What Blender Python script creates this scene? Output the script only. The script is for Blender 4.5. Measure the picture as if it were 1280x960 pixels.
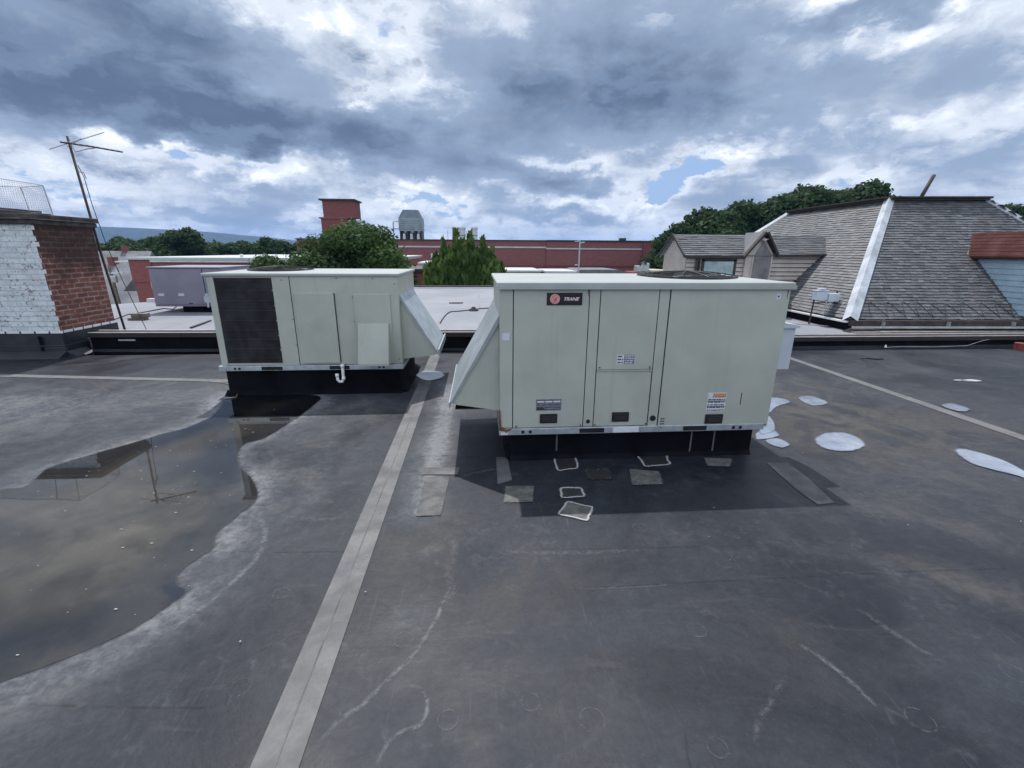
import bpy, bmesh, math, random
import numpy as np
from mathutils import Vector, Matrix
rnd = random.Random(7)
for o in list(bpy.data.objects): bpy.data.objects.remove(o)
scene = bpy.context.scene
COL = scene.collection
R_ = math.radians

# ------------------------------------------------------------------ camera
EYE = Vector((0, 0, 1.67))
pitch, yaw, roll = R_(16.5), R_(4.2), R_(0.35)
Fw = Vector((math.sin(yaw)*math.cos(pitch), math.cos(yaw)*math.cos(pitch), -math.sin(pitch)))
R0 = Vector((math.cos(yaw), -math.sin(yaw), 0)); U0 = R0.cross(Fw)
Rt = R0*math.cos(roll) + U0*math.sin(roll); Up = -R0*math.sin(roll) + U0*math.cos(roll)
cd = bpy.data.cameras.new('camera'); cam = bpy.data.objects.new('camera', cd); COL.objects.link(cam)
cam.matrix_world = Matrix(((Rt.x, Up.x, -Fw.x, EYE.x), (Rt.y, Up.y, -Fw.y, EYE.y), (Rt.z, Up.z, -Fw.z, EYE.z), (0, 0, 0, 1)))
cd.sensor_width = 36; cd.lens = 563/1280*36; cd.clip_start = .05; cd.clip_end = 30000
scene.camera = cam

# ------------------------------------------------------------------ sun, view
SUN = Vector((-.13, .76, 1.43)).normalized()
ld = bpy.data.lights.new('sun', 'SUN'); ld.energy = 3.8; ld.angle = R_(.6); ld.color = (1, .97, .93)
lo = bpy.data.objects.new('sun', ld); COL.objects.link(lo); lo.location = (0, 0, 30)
lo.rotation_euler = SUN.to_track_quat('Z', 'Y').to_euler()
vs = scene.view_settings; vs.view_transform = 'Standard'; vs.look = 'None'; vs.gamma = 1; vs.use_curve_mapping = False
vs.exposure = 0.18

# ------------------------------------------------------------------ node helpers
class NT:
    def __init__(s, nt): s.nt = nt; s.n = nt.nodes; s.l = nt.links; s.n.clear()
    def new(s, t, **k):
        n = s.n.new(t)
        for a, v in k.items(): setattr(n, a, v)
        return n
    def put(s, sock, v):
        if isinstance(v, bpy.types.NodeSocket): s.l.new(v, sock)
        elif v is not None:
            if sock.type == 'RGBA' and len(v) == 3: v = (*v, 1)
            sock.default_value = v
    def m(s, op, a, b=None, c=None, clamp=False):
        n = s.new('ShaderNodeMath', operation=op, use_clamp=clamp)
        for i, v in enumerate((a, b, c)):
            if v is not None: s.put(n.inputs[i], v)
        return n.outputs[0]
    def vm(s, op, a, b=None, sc=None):
        n = s.new('ShaderNodeVectorMath', operation=op)
        s.put(n.inputs[0], a)
        if b is not None: s.put(n.inputs[1], b)
        if sc is not None: s.put(n.inputs['Scale'], sc)
        return n.outputs['Value'] if op in ('DOT_PRODUCT', 'LENGTH') else n.outputs[0]
    def mix(s, f, a, b, blend='MIX'):
        n = s.new('ShaderNodeMix', data_type='RGBA', blend_type=blend)
        s.put(n.inputs[0], f); s.put(n.inputs[6], a); s.put(n.inputs[7], b)
        return n.outputs[2]
    def ramp(s, v, lo, hi, a=0., b=1., smooth=True):
        n = s.new('ShaderNodeMapRange', interpolation_type='SMOOTHSTEP' if smooth else 'LINEAR')
        s.put(n.inputs[0], v); s.put(n.inputs[1], lo); s.put(n.inputs[2], hi); s.put(n.inputs[3], a); s.put(n.inputs[4], b)
        return n.outputs[0]
    def noise(s, vec, scale, detail=5, rough=.55, dist=0., out=0):
        n = s.new('ShaderNodeTexNoise'); s.put(n.inputs['Vector'], vec)
        n.inputs['Scale'].default_value = scale; n.inputs['Detail'].default_value = detail
        n.inputs['Roughness'].default_value = rough; n.inputs['Distortion'].default_value = dist
        return n.outputs[out]
    def comb(s, x, y, z):
        n = s.new('ShaderNodeCombineXYZ'); s.put(n.inputs[0], x); s.put(n.inputs[1], y); s.put(n.inputs[2], z); return n.outputs[0]
    def sep(s, v):
        n = s.new('ShaderNodeSeparateXYZ'); s.put(n.inputs[0], v); return n.outputs
    def scl(s, v, x, y, z): return s.vm('MULTIPLY', v, (x, y, z))
    def attr(s, name, out='Fac'):
        return s.new('ShaderNodeAttribute', attribute_name=name).outputs[out]

# ------------------------------------------------------------------ sky with broken cloud
w = bpy.data.worlds.new('World'); scene.world = w; w.use_nodes = True
t = NT(w.node_tree)
out = t.new('ShaderNodeOutputWorld'); bg = t.new('ShaderNodeBackground'); bg.inputs[1].default_value = .1
t.l.new(bg.outputs[0], out.inputs[0])
sky = t.new('ShaderNodeTexSky', sky_type='NISHITA'); sky.sun_disc = False
sky.sun_elevation = math.asin(SUN.z); sky.sun_rotation = math.atan2(SUN.x, SUN.y)
sky.air_density = 1.2; sky.dust_density = 1.5
D = t.new('ShaderNodeTexCoord').outputs['Generated']
dx, dy, dz = t.sep(D)
zc = t.m('ADD', t.m('MAXIMUM', dz, 0.0), .085)
P = t.comb(t.m('DIVIDE', dx, zc), t.m('DIVIDE', dy, zc), .0)
az = t.m('ARCTAN2', dx, dy); el = t.m('ARCSINE', dz)
AE = t.comb(az, t.m('MULTIPLY', el, 1.0), 0.)
wn = t.vm('SUBTRACT', t.noise(t.scl(D, 1, 1, 1.9), 5.0, 6, .6, 0., 1), (.5, .5, .5))
wn2 = t.vm('SUBTRACT', t.noise(t.scl(D, 1, 1, 1.6), 14., 5, .6, 0., 1), (.5, .5, .5))
AEw = t.vm('ADD', AE, t.vm('ADD', t.scl(wn, .26, .15, 0), t.scl(wn2, .07, .06, 0)))
# cloud masses over the town: azimuth, elevation, half widths, thickness (minus = thin or open sky)
MASS = [(-0.659, 0.232, 0.296, 0.063, 0.50), (-0.385, 0.216, 0.345, 0.054, 0.42), (-0.121, 0.162, 0.368, 0.050, 0.38), (-0.615, 0.319, 0.229, 0.040, 0.30), (-0.464, 0.304, 0.253, 0.036, 0.15), (-0.378, 0.263, 0.078, 0.018, -0.08), (-0.173, 0.284, 0.135, 0.081, -0.15), (-0.194, 0.373, 0.174, 0.041, -0.06), (-0.006, 0.352, 0.106, 0.065, 0.02), (0.023, 0.215, 0.111, 0.053, -0.12), (0.069, 0.397, 0.089, 0.031, -0.10), (0.267, 0.307, 0.248, 0.100, 0.58), (0.481, 0.261, 0.146, 0.057, 0.32), (0.649, 0.350, 0.124, 0.023, 0.35), (0.584, 0.298, 0.077, 0.032, -0.10), (0.811, 0.260, 0.084, 0.042, 0.22), (0.719, 0.198, 0.150, 0.049, 0.16), (0.838, 0.140, 0.070, 0.036, 0.10), (0.828, 0.187, 0.063, 0.025, -0.20), (-0.432, 0.143, 0.161, 0.023, -0.50), (-0.566, 0.148, 0.065, 0.023, -0.15), (0.442, 0.148, 0.095, 0.032, -0.40), (0.168, 0.137, 0.096, 0.020, 0.20), (0.151, 0.173, 0.095, 0.017, -0.30), (0.266, 0.114, 0.138, 0.020, -0.10), (0.389, 0.111, 0.072, 0.017, -0.35), (0.557, 0.137, 0.073, 0.026, 0.28), (0.432, 0.115, 0.042, 0.014, 0.32), (0.697, 0.127, 0.051, 0.036, -0.12), (0.071, 0.077, 1.030, 0.046, 0.06), (-0.582, 0.057, 0.190, 0.015, 0.15), (-0.126, 0.079, 0.247, 0.015, -0.20), (0.170, 0.082, 0.145, 0.014, 0.20), (0.724, 0.068, 0.249, 0.031, 0.12), (-0.688, 0.090, 0.203, 0.024, -0.10), (-0.332, 0.110, 0.162, 0.027, -0.08)]
B = None
for a, e, ra, re_, wt in MASS:
    q = t.vm('MULTIPLY', t.vm('SUBTRACT', AEw, (a, e, 0)), (1/ra, 1/re_, 0))
    g = t.m('MULTIPLY', t.m('EXPONENT', t.m('MULTIPLY', t.vm('DOT_PRODUCT', q, q), -1.)), wt)
    B = g if B is None else t.m('ADD', B, g)
def puff(vec, scale, detail=2, rough=.5):
    n = t.new('ShaderNodeTexVoronoi', feature='F1', normalize=True); t.put(n.inputs['Vector'], vec)
    n.inputs['Scale'].default_value = scale; n.inputs['Detail'].default_value = detail; n.inputs['Roughness'].default_value = rough
    return t.m('SUBTRACT', 1., n.outputs['Distance'])
n1 = t.noise(P, .62, 6, .56, .25)
nd0 = t.scl(D, 1, 1, 1.9)
nd = t.vm('ADD', nd0, t.scl(t.vm('SUBTRACT', t.noise(nd0, 5., 6, .65, 0., 1), (.5, .5, .5)), .16, .16, .16))
LD = (-.006, 0., .042)
p1 = puff(nd, 5.0); p1b = puff(t.vm('ADD', nd, LD), 5.0)
n2 = t.noise(nd, 9.0, 6, .60, .1); n2b = t.noise(t.vm('ADD', nd, LD), 9.0, 6, .60, .1)
n3 = t.noise(nd0, 3.0, 4, .55, .2)
T = t.m('ADD', t.m('ADD', t.m('MULTIPLY', t.m('SUBTRACT', n1, .5), .50), t.m('MULTIPLY', t.m('SUBTRACT', n2, .5), .35)),
        t.m('ADD', t.m('ADD', t.m('MULTIPLY', t.m('SUBTRACT', n3, .5), .60), t.m('MULTIPLY', t.m('SUBTRACT', p1, .72), .60)), t.m('ADD', B, .50)))
cov = t.ramp(T, .32, .385)
dark = t.ramp(T, .44, 1.22, smooth=False)
relief = t.m('ADD', t.m('MULTIPLY', t.m('SUBTRACT', p1, p1b), 4.2), t.m('MULTIPLY', t.m('SUBTRACT', n2, n2b), 2.6))
rel = t.m('MULTIPLY', relief, t.ramp(T, .45, .80, 1.3, .12))
lit = (.78, .84, .93); mid = (.32, .405, .55); drk = (.105, .15, .24)
cc = t.mix(t.ramp(dark, .0, .28), lit, mid)
cc = t.mix(t.ramp(dark, .20, .85), cc, drk)
cc = t.mix(t.m('MULTIPLY', t.ramp(relief, -.25, .45), .35), cc, (.30, .40, .56))
cc = t.mix(t.m('SUBTRACT', t.m('MULTIPLY', rel, 1.5), .10, clamp=True), cc, (.98, 1.02, 1.08))
cc = t.mix(t.m('MULTIPLY', rel, -.85, clamp=True), cc, (.22, .29, .42))
hz = t.ramp(el, 0.0, .06, .30, 0.)                       # pale air low over the horizon
cc = t.mix(hz, cc, (.50, .60, .76))
cc10 = t.vm('SCALE', cc, sc=10.)
skyc = t.mix(.7, sky.outputs[0], (2.8, 4.5, 7.8))
S = t.mix(cov, skyc, cc10)
gain = t.ramp(dy, .35, -.5, 1.0, 1.45)                    # sunlit sides of the clouds, away from the sun
gain2 = t.ramp(dz, .45, .85, 1.0, 1.15)
S = t.vm('SCALE', S, sc=t.m('MAXIMUM', gain, gain2))
t.put(bg.inputs[0], S)
try: w.cycles.sampling_method = 'MANUAL'; w.cycles.sample_map_resolution = 512
except Exception: pass

# ------------------------------------------------------------------ materials
def lin(c):
    c = [x/255 for x in c]
    return tuple(x/12.92 if x <= .04045 else ((x+.055)/1.055)**2.4 for x in c)
def mat(name, col, rough=.6, metal=0., var=.12, vs_=3., bump=.0, bs=40., streak=0., dirt=None, spec=.5, col2=None, wave=0.):
    m = bpy.data.materials.new(name); m.use_nodes = True; t = NT(m.node_tree)
    o = t.new('ShaderNodeOutputMaterial'); b = t.new('ShaderNodeBsdfPrincipled'); t.l.new(b.outputs[0], o.inputs[0])
    V = t.new('ShaderNodeTexCoord').outputs['Object']
    n = t.noise(V, vs_, 6, .6, .3)
    c2 = col2 or tuple(max(0, x*(1-2*var)) for x in col)
    c1 = tuple(x*(1+var*.6) for x in col)
    c = t.mix(t.ramp(n, .3, .7), c1, c2)
    if streak:
        s_ = t.noise(t.scl(V, 14, 14, .7), 1.0, 4, .6)
        c = t.mix(t.m('MULTIPLY', t.ramp(s_, .52, .75), streak), c, dirt or tuple(x*.45 for x in col))
    f = t.noise(V, bs*2, 3, .6)
    c = t.mix(t.ramp(f, .35, .75, 0., min(.5, var*1.5)), c, tuple(x*.6 for x in col))
    t.put(b.inputs['Base Color'], c)
    t.put(b.inputs['Roughness'], t.ramp(n, .3, .7, rough*.85, min(1, rough*1.15)))
    b.inputs['Metallic'].default_value = metal; b.inputs['Specular IOR Level'].default_value = spec
    if bump:
        bp = t.new('ShaderNodeBump'); bp.inputs['Strength'].default_value = bump; bp.inputs['Distance'].default_value = .01
        t.put(bp.inputs['Height'], t.noise(V, bs, 4, .6)); t.put(b.inputs['Normal'], bp.outputs[0])
        if wave:                                          # oil-canning of thin sheet metal
            b2 = t.new('ShaderNodeBump'); b2.inputs['Strength'].default_value = wave; b2.inputs['Distance'].default_value = .03
            t.put(b2.inputs['Height'], t.noise(V, 1.7, 2, .5, .3)); t.put(b2.inputs['Normal'], bp.outputs[0]); t.put(b.inputs['Normal'], b2.outputs[0])
    return m
def brick_mat(name, c1, c2, mortar, bw=.22, bh=.08, ms=.012, bump=.6, soot=0., axis=None, worn=None, wornamt=0.):
    m = bpy.data.materials.new(name); m.use_nodes = True; t = NT(m.node_tree)
    o = t.new('ShaderNodeOutputMaterial'); b = t.new('ShaderNodeBsdfPrincipled'); t.l.new(b.outputs[0], o.inputs[0])
    V = t.new('ShaderNodeTexCoord').outputs['Object']; x, y, z = t.sep(V)
    wv = t.noise(V, 6., 3, .5)
    U = t.comb(t.m('ADD', x, y), t.m('ADD', z, t.m('MULTIPLY', wv, .012)), 0.)
    br = t.new('ShaderNodeTexBrick'); t.put(br.inputs['Vector'], U); br.inputs['Scale'].default_value = 1
    for k, v in (('Color1', c1), ('Color2', c2), ('Mortar', mortar)): t.put(br.inputs[k], v)
    for k, v in (('Mortar Size', ms), ('Brick Width', bw), ('Row Height', bh), ('Mortar Smooth', .3), ('Bias', 0.)): br.inputs[k].default_value = v
    n = t.noise(t.scl(V, 1, 1, 2.6), 5, 6, .7)
    c = t.mix(t.ramp(n, .40, .62, 0., .70 if soot else .35), br.outputs[0], tuple(q*.45 for q in c1))
    if worn:
        n4 = t.noise(V, 22, 5, .7); c = t.mix(t.ramp(n4, .565, .62, 0., .9), c, worn)
    if soot:
        n5 = t.noise(V, 1.6, 4, .6); c = t.mix(t.m('MULTIPLY', t.ramp(t.m('ADD', z, t.m('MULTIPLY', n5, 1.9)), 2.0, 2.7), soot), c, (.02, .017, .017))
    t.put(b.inputs['Base Color'], c); b.inputs['Roughness'].default_value = .85; b.inputs['Specular IOR Level'].default_value = .25
    bp = t.new('ShaderNodeBump'); bp.inputs['Strength'].default_value = bump; bp.inputs['Distance'].default_value = .012
    t.put(bp.inputs['Height'], t.m('ADD', t.m('MULTIPLY', br.outputs[1], -1.), t.m('MULTIPLY', t.noise(V, 60, 4, .6), .4)))
    t.put(b.inputs['Normal'], bp.outputs[0])
    return m
M = {}
M['paint'] = mat('unit_paint', (.425, .445, .39), .40, 0, .08, 1.3, .05, 90, .22, (.27, .27, .24), wave=.9)
M['paint_light'] = mat('lid_paint', (.36, .385, .37), .45, 0, .07, 2.2, .05, 60, .0)
M['galv'] = mat('galvanised_steel', (.50, .54, .58), .38, .55, .14, 9, .05, 60, .1)
M['hood'] = mat('hood_galvanised', (.40, .44, .46), .36, .35, .12, 5, .05, 50, .15)
M['black'] = mat('black_plastic', (.012, .013, .015), .45, 0, .2, 9)
M['shadow_gap'] = mat('black_recess', (.008, .009, .012), .8, 0, .2, 9)
M['fabric_coil'] = mat('coil_fins', (.075, .073, .082), .8, 0, .2, 5, .4, 120, .55, (.10, .10, .12), spec=.15)
M['rust'] = mat('rust', (.19, .09, .045), .9, 0, .35, 20, .5, 60)
M['curb'] = mat('black_curb_flashing', (.004, .005, .009), .75, 0, .25, 3, .3, 30, .10, (.018, .02, .026), spec=.10)
M['flash'] = mat('chimney_flashing', (.022, .026, .036), .5, 0, .3, 2.5, .5, 9, .2, (.07, .075, .09))
M['white'] = mat('white_paint', (.74, .75, .74), .45, 0, .06, 5)
M['pvc'] = mat('white_pvc', (.8, .81, .8), .3, 0, .03, 5)
M['sticker'] = mat('sticker_white', (.62, .64, .68), .5, 0, .05, 20)
M['sticker_grey'] = mat('sticker_grey', (.22, .22, .26), .5, 0, .2, 40)
M['sticker_dark'] = mat('sticker_dark', (.05, .05, .07), .5, 0, .2, 40)
M['orange'] = mat('sticker_orange', (.62, .25, .10), .5, 0, .05, 20)
M['logo_black'] = mat('badge_black', (.008, .008, .015), .35, 0, .1, 20)
M['logo_pink'] = mat('badge_pink', (.72, .33, .31), .4, 0, .05, 20)
M['logo_text'] = mat('badge_letters', (.80, .60, .56), .4, 0, .02, 20)
M['logo_red'] = mat('badge_red', (.45, .12, .12), .4, 0, .05, 20)
M['blue'] = mat('sticker_blue', (.05, .10, .35), .5, 0, .05, 20)
M['boxgrey'] = mat('switch_box_paint', (.50, .55, .60), .4, 0, .06, 4)
M['brownmetal'] = mat('brown_coping', (.035, .028, .028), .4, .2, .15, 3)
M['copinglight'] = mat('pale_metal_lit_edge', (.50, .50, .50), .5, .2, .15, 6)
M['steel_dark'] = mat('dark_steel', (.05, .045, .05), .5, .4, .2, 9)
M['mast'] = mat('rusty_mast', (.065, .042, .042), .7, .2, .25, 12)
M['alum'] = mat('aluminium_rod', (.40, .36, .36), .45, .5, .1, 9)
M['wire'] = mat('cage_wire', (.42, .45, .50), .5, .4, .1, 9)
M['cable'] = mat('black_cable', (.015, .015, .018), .6, 0, .1, 9)
M['wood'] = mat('weathered_wood', (.22, .19, .16), .85, 0, .2, 8, .4, 40, .3)
M['slab'] = mat('weathered_cap_stone', (.065, .055, .052), .9, 0, .35, 5, .6, 25, .3, (.14, .12, .12))
M['slab_edge'] = mat('cap_stone_edge', (.22, .20, .20), .9, 0, .3, 8, .4, 25)
M['lav'] = mat('pale_lavender_paint', (.25, .245, .305), .45, 0, .06, 2.5, .05, 60, .12)
M['brick_red'] = brick_mat('red_brick', (.26, .092, .066), (.15, .052, .042), (.27, .23, .21), soot=.75, ms=.014)
M['brick_white'] = brick_mat('white_painted_brick', (.70, .73, .74), (.62, .66, .68), (.50, .54, .58), worn=(.20, .16, .15), ms=.007)
M['brick_far'] = brick_mat('far_red_brick', (.27, .105, .105), (.22, .085, .088), (.27, .14, .14), .6, .2, .012, .1)
M['brick_tower'] = brick_mat('tower_brick', (.24, .085, .082), (.20, .07, .07), (.20, .09, .09), .6, .2, .012, .1)
M['brick_mid'] = brick_mat('mid_red_brick', (.30, .085, .085), (.24, .07, .07), (.30, .15, .15), .22, .08, .01, .2)
M['trim'] = mat('white_trim', (.62, .64, .66), .5, 0, .08, 1.5)
M['roofwhite'] = mat('white_roof_sheet', (.52, .54, .58), .5, 0, .10, .5)
M['darktrim'] = mat('dark_trim', (.035, .028, .027), .6, 0, .2, 3)
M['siding'] = mat('beige_siding', (.50, .445, .395), .6, 0, .08, 3, .1, 40, .15)
M['bluesiding'] = mat('blue_siding', (.36, .48, .57), .55, 0, .08, 3, .1, 40, .12)
M['redroof'] = mat('red_metal_roof', (.085, .030, .028), .85, 0, .15, 2, .05, 30, .3, spec=.12)
M['copper'] = mat('faded_copper', (.36, .22, .18), .5, .1, .15, 5)
M['glass'] = mat('window_glass', (.05, .06, .07), .12, 0, .2, 2)
M['curtain'] = mat('pale_window_film', (.40, .50, .50), .4, 0, .2, 3.5, col2=(.22, .30, .30))
M['doorgrey'] = mat('weathered_door', (.20, .19, .19), .7, 0, .15, 5, .2, 30, .4)
M['hipmetal'] = mat('hip_flashing', (.50, .53, .58), .5, .1, .18, 3)
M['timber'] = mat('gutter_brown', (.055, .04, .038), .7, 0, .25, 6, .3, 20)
M['towerblue'] = mat('tank_blue_grey', (.13, .17, .21), .55, .1, .15, .8, 0, 40, .3)
M['towerlight'] = mat('tank_pale', (.32, .38, .42), .55, .1, .1, .8, 0, 40, .3)
M['asphalt'] = mat('asphalt', (.05, .05, .052), .9, 0, .15, .2)
M['houseroof'] = mat('grey_shingle', (.16, .165, .18), .85, 0, .15, .6, .3, 8)
M['housewall'] = mat('cream_wall', (.50, .47, .38), .8, 0, .06, .5)
M['houseyellow'] = mat('yellow_wall', (.50, .46, .24), .8, 0, .06, .5)
M['redplastic'] = mat('red_clay', (.22, .05, .04), .6, 0, .1, 9)
M['bark'] = mat('bark', (.10, .08, .065), .9, 0, .2, 4, .6, 20)
M['bodywall'] = mat('rendered_wall', (.25, .23, .22), .85, 0, .1, .6)

def slate_mat():
    m = bpy.data.materials.new('slate_tiles'); m.use_nodes = True; t = NT(m.node_tree)
    o = t.new('ShaderNodeOutputMaterial'); b = t.new('ShaderNodeBsdfPrincipled'); t.l.new(b.outputs[0], o.inputs[0])
    V = t.new('ShaderNodeTexCoord').outputs['Object']
    c = t.mix(t.attr('tint'), (.058, .063, .072), (.140, .145, .156))
    n = t.noise(V, 1.3, 5, .6); c = t.mix(t.ramp(n, .48, .75, 0., .45), c, (.13, .115, .105))
    n = t.noise(t.scl(V, 3.5, 3.5, .8), 1., 5, .65); c = t.mix(t.ramp(n, .50, .68, 0., .6), c, (.045, .047, .050))
    n = t.noise(V, 38, 4, .6); c = t.mix(t.ramp(n, .5, .8, 0., .35), c, (.25, .25, .26))
    t.put(b.inputs['Base Color'], c); b.inputs['Roughness'].default_value = .65
    bp = t.new('ShaderNodeBump'); bp.inputs['Strength'].default_value = .4; bp.inputs['Distance'].default_value = .008
    t.put(bp.inputs['Height'], t.noise(V, 45, 4, .6)); t.put(b.inputs['Normal'], bp.outputs[0])
    return m
M['slate'] = slate_mat()

def leaf_mat(name, dark, light, trans=.25):
    m = bpy.data.materials.new(name); m.use_nodes = True; t = NT(m.node_tree)
    o = t.new('ShaderNodeOutputMaterial'); b = t.new('ShaderNodeBsdfPrincipled')
    c = t.mix(t.attr('tint'), dark, light)
    t.put(b.inputs['Base Color'], c); b.inputs['Roughness'].default_value = .7; b.inputs['Specular IOR Level'].default_value = .12
    tr = t.new('ShaderNodeBsdfTranslucent'); t.put(tr.inputs[0], t.mix(.5, c, (.10, .16, .03)))
    mx = t.new('ShaderNodeMixShader'); mx.inputs[0].default_value = trans
    t.l.new(b.outputs[0], mx.inputs[1]); t.l.new(tr.outputs[0], mx.inputs[2]); t.l.new(mx.outputs[0], o.inputs[0])
    return m
M['leaf'] = leaf_mat('broad_leaves', (.018, .042, .016), (.075, .13, .040))
M['leaf_far'] = leaf_mat('woodland_leaves', (.013, .032, .016), (.045, .082, .030))
M['leaf_conifer'] = leaf_mat('arborvitae_sprays', (.026, .060, .020), (.11, .17, .045))

# ------------------------------------------------------------------ mesh helpers
def world_origin(parent):
    v = Vector((0, 0, 0))
    while parent is not None: v += parent.location; parent = parent.parent
    return v
class MB:
    def __init__(s): s.v = []; s.f = []; s.mi = []; s.tint = []
    def add(s, vs, fs, mi=0):
        k = len(s.v); s.v += [tuple(v) for v in vs]; s.f += [tuple(i+k for i in f) for f in fs]; s.mi += [mi]*len(fs); return s
    def box(s, x0, x1, y0, y1, z0, z1, mi=0):
        return s.add([(x0,y0,z0),(x1,y0,z0),(x1,y1,z0),(x0,y1,z0),(x0,y0,z1),(x1,y0,z1),(x1,y1,z1),(x0,y1,z1)],
                     [(0,3,2,1),(4,5,6,7),(0,1,5,4),(1,2,6,5),(2,3,7,6),(3,0,4,7)], mi)
    def bbox(s, x0, x1, y0, y1, z0, z1, r=.006, mi=0):       # box with bevelled edges
        bm = bmesh.new(); bmesh.ops.create_cube(bm, size=1)
        for v in bm.verts: v.co = Vector(((x0+x1)/2+v.co.x*(x1-x0), (y0+y1)/2+v.co.y*(y1-y0), (z0+z1)/2+v.co.z*(z1-z0)))
        bmesh.ops.bevel(bm, geom=bm.edges[:], offset=min(r, (x1-x0)*.45, (y1-y0)*.45, (z1-z0)*.45), segments=2, affect='EDGES', profile=.6)
        bm.verts.index_update(); s.add([v.co for v in bm.verts], [[v.index for v in f.verts] for f in bm.faces], mi); bm.free(); return s
    def prism(s, poly, axis, a, b, mi=0):                     # poly extruded along an axis from a to b
        n = len(poly)
        def P(p, h):
            return {'x': (h, p[0], p[1]), 'y': (p[0], h, p[1]), 'z': (p[0], p[1], h)}[axis]
        vs = [P(p, a) for p in poly] + [P(p, b) for p in poly]
        fs = [tuple(range(n))[::-1], tuple(range(n, 2*n))] + [(i, (i+1) % n, n+(i+1) % n, n+i) for i in range(n)]
        return s.add(vs, fs, mi)
    def tube(s, pts, r, seg=8, mi=0, cap=True):
        pts = [Vector(p) for p in pts]; k0 = len(s.v); N = len(pts); rr = r if isinstance(r, (list, tuple)) else [r]*N
        vs = []; a = None
        for i, p in enumerate(pts):
            d = (pts[min(i+1, N-1)] - pts[max(i-1, 0)]).normalized()
            if a is None: a = d.orthogonal().normalized()
            a = (a - d*a.dot(d)).normalized(); b = d.cross(a)
            for j in range(seg):
                q = 2*math.pi*j/seg; vs.append(p + (a*math.cos(q)+b*math.sin(q))*rr[i])
        fs = [(i*seg+j, i*seg+(j+1) % seg, (i+1)*seg+(j+1) % seg, (i+1)*seg+j) for i in range(N-1) for j in range(seg)]
        if cap: fs += [tuple(range(seg))[::-1], tuple((N-1)*seg+j for j in range(seg))]
        return s.add(vs, fs, mi)
    def disc(s, c, r, z0, z1, seg=28, mi=0, rt=None):
        rt = r if rt is None else rt
        vs = [(c[0]+r*math.cos(2*math.pi*i/seg), c[1]+r*math.sin(2*math.pi*i/seg), z0) for i in range(seg)] + \
             [(c[0]+rt*math.cos(2*math.pi*i/seg), c[1]+rt*math.sin(2*math.pi*i/seg), z1) for i in range(seg)]
        return s.add(vs, [tuple(range(seg))[::-1], tuple(range(seg, 2*seg))] + [(i, (i+1) % seg, seg+(i+1) % seg, seg+i) for i in range(seg)], mi)
    def build(s, name, m, parent=None, smooth=False, origin=None):
        o0 = world_origin(parent) if parent is not None else Vector(origin or (0, 0, 0))
        me = bpy.data.meshes.new(name); me.from_pydata([tuple(Vector(v)-o0) for v in s.v], [], s.f)
        ms = m if isinstance(m, (list, tuple)) else [m]
        for q in ms: me.materials.append(M[q] if isinstance(q, str) else q)
        if len(ms) > 1: me.polygons.foreach_set('material_index', s.mi)
        if smooth: me.polygons.foreach_set('use_smooth', [True]*len(me.polygons))
        if s.tint:
            at = me.attributes.new('tint', 'FLOAT', 'FACE'); at.data.foreach_set('value', s.tint)
        me.update()
        o = bpy.data.objects.new(name, me); COL.objects.link(o)
        if parent is not None: o.parent = parent
        elif origin is not None: o.location = origin
        return o
def tag(o, label=None, cat=None, group=None, kind=None):
    if label: o['label'] = label
    if cat: o['category'] = cat
    if group: o['group'] = group
    if kind: o['kind'] = kind
    return o
def thing(name, loc, label, cat, group=None):
    o = bpy.data.objects.new(name, None); COL.objects.link(o); o.location = loc; o.empty_display_size = .2
    return tag(o, label, cat, group)
def dup(src, loc, label, rotz=0., scale=None):
    r = src.copy(); COL.objects.link(r); r.location = loc; r.rotation_euler = (0, 0, rotz); r['label'] = label
    if scale: r.scale = scale
    for ch in list(src.children):
        c = ch.copy(); COL.objects.link(c); c.parent = r
        for g in list(ch.children):
            d = g.copy(); COL.objects.link(d); d.parent = c
    return r
def poly_sheet(name, pts, z, m, parent=None, th=None, smooth_n=0):
    if smooth_n: pts = spline(pts, smooth_n)
    b = MB()
    if th: b.prism(pts, 'z', z-th, z)
    else: b.add([(x, y, z) for x, y in pts], [tuple(range(len(pts)))])
    o = b.build(name, m, parent)
    bm = bmesh.new(); bm.from_mesh(o.data); bmesh.ops.triangulate(bm, faces=bm.faces[:]); bmesh.ops.recalc_face_normals(bm, faces=bm.faces[:])
    if not th:
        if sum(f.normal.z for f in bm.faces) < 0: bmesh.ops.reverse_faces(bm, faces=bm.faces[:])
    bm.to_mesh(o.data); bm.free()
    return o
def spline(pts, n, closed=True):
    out_ = []; N = len(pts)
    for i in range(N if closed else N-1):
        g = (lambda k: pts[k % N]) if closed else (lambda k: pts[max(0, min(N-1, k))])
        p0, p1, p2, p3 = g(i-1), g(i), g(i+1), g(i+2)
        for j in range(n):
            u = j/n
            out_.append(tuple(.5*((2*p1[a]) + (-p0[a]+p2[a])*u + (2*p0[a]-5*p1[a]+4*p2[a]-p3[a])*u*u + (-p0[a]+3*p1[a]-3*p2[a]+p3[a])*u**3) for a in (0, 1)))
    if not closed: out_.append(tuple(pts[-1]))
    return out_

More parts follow.
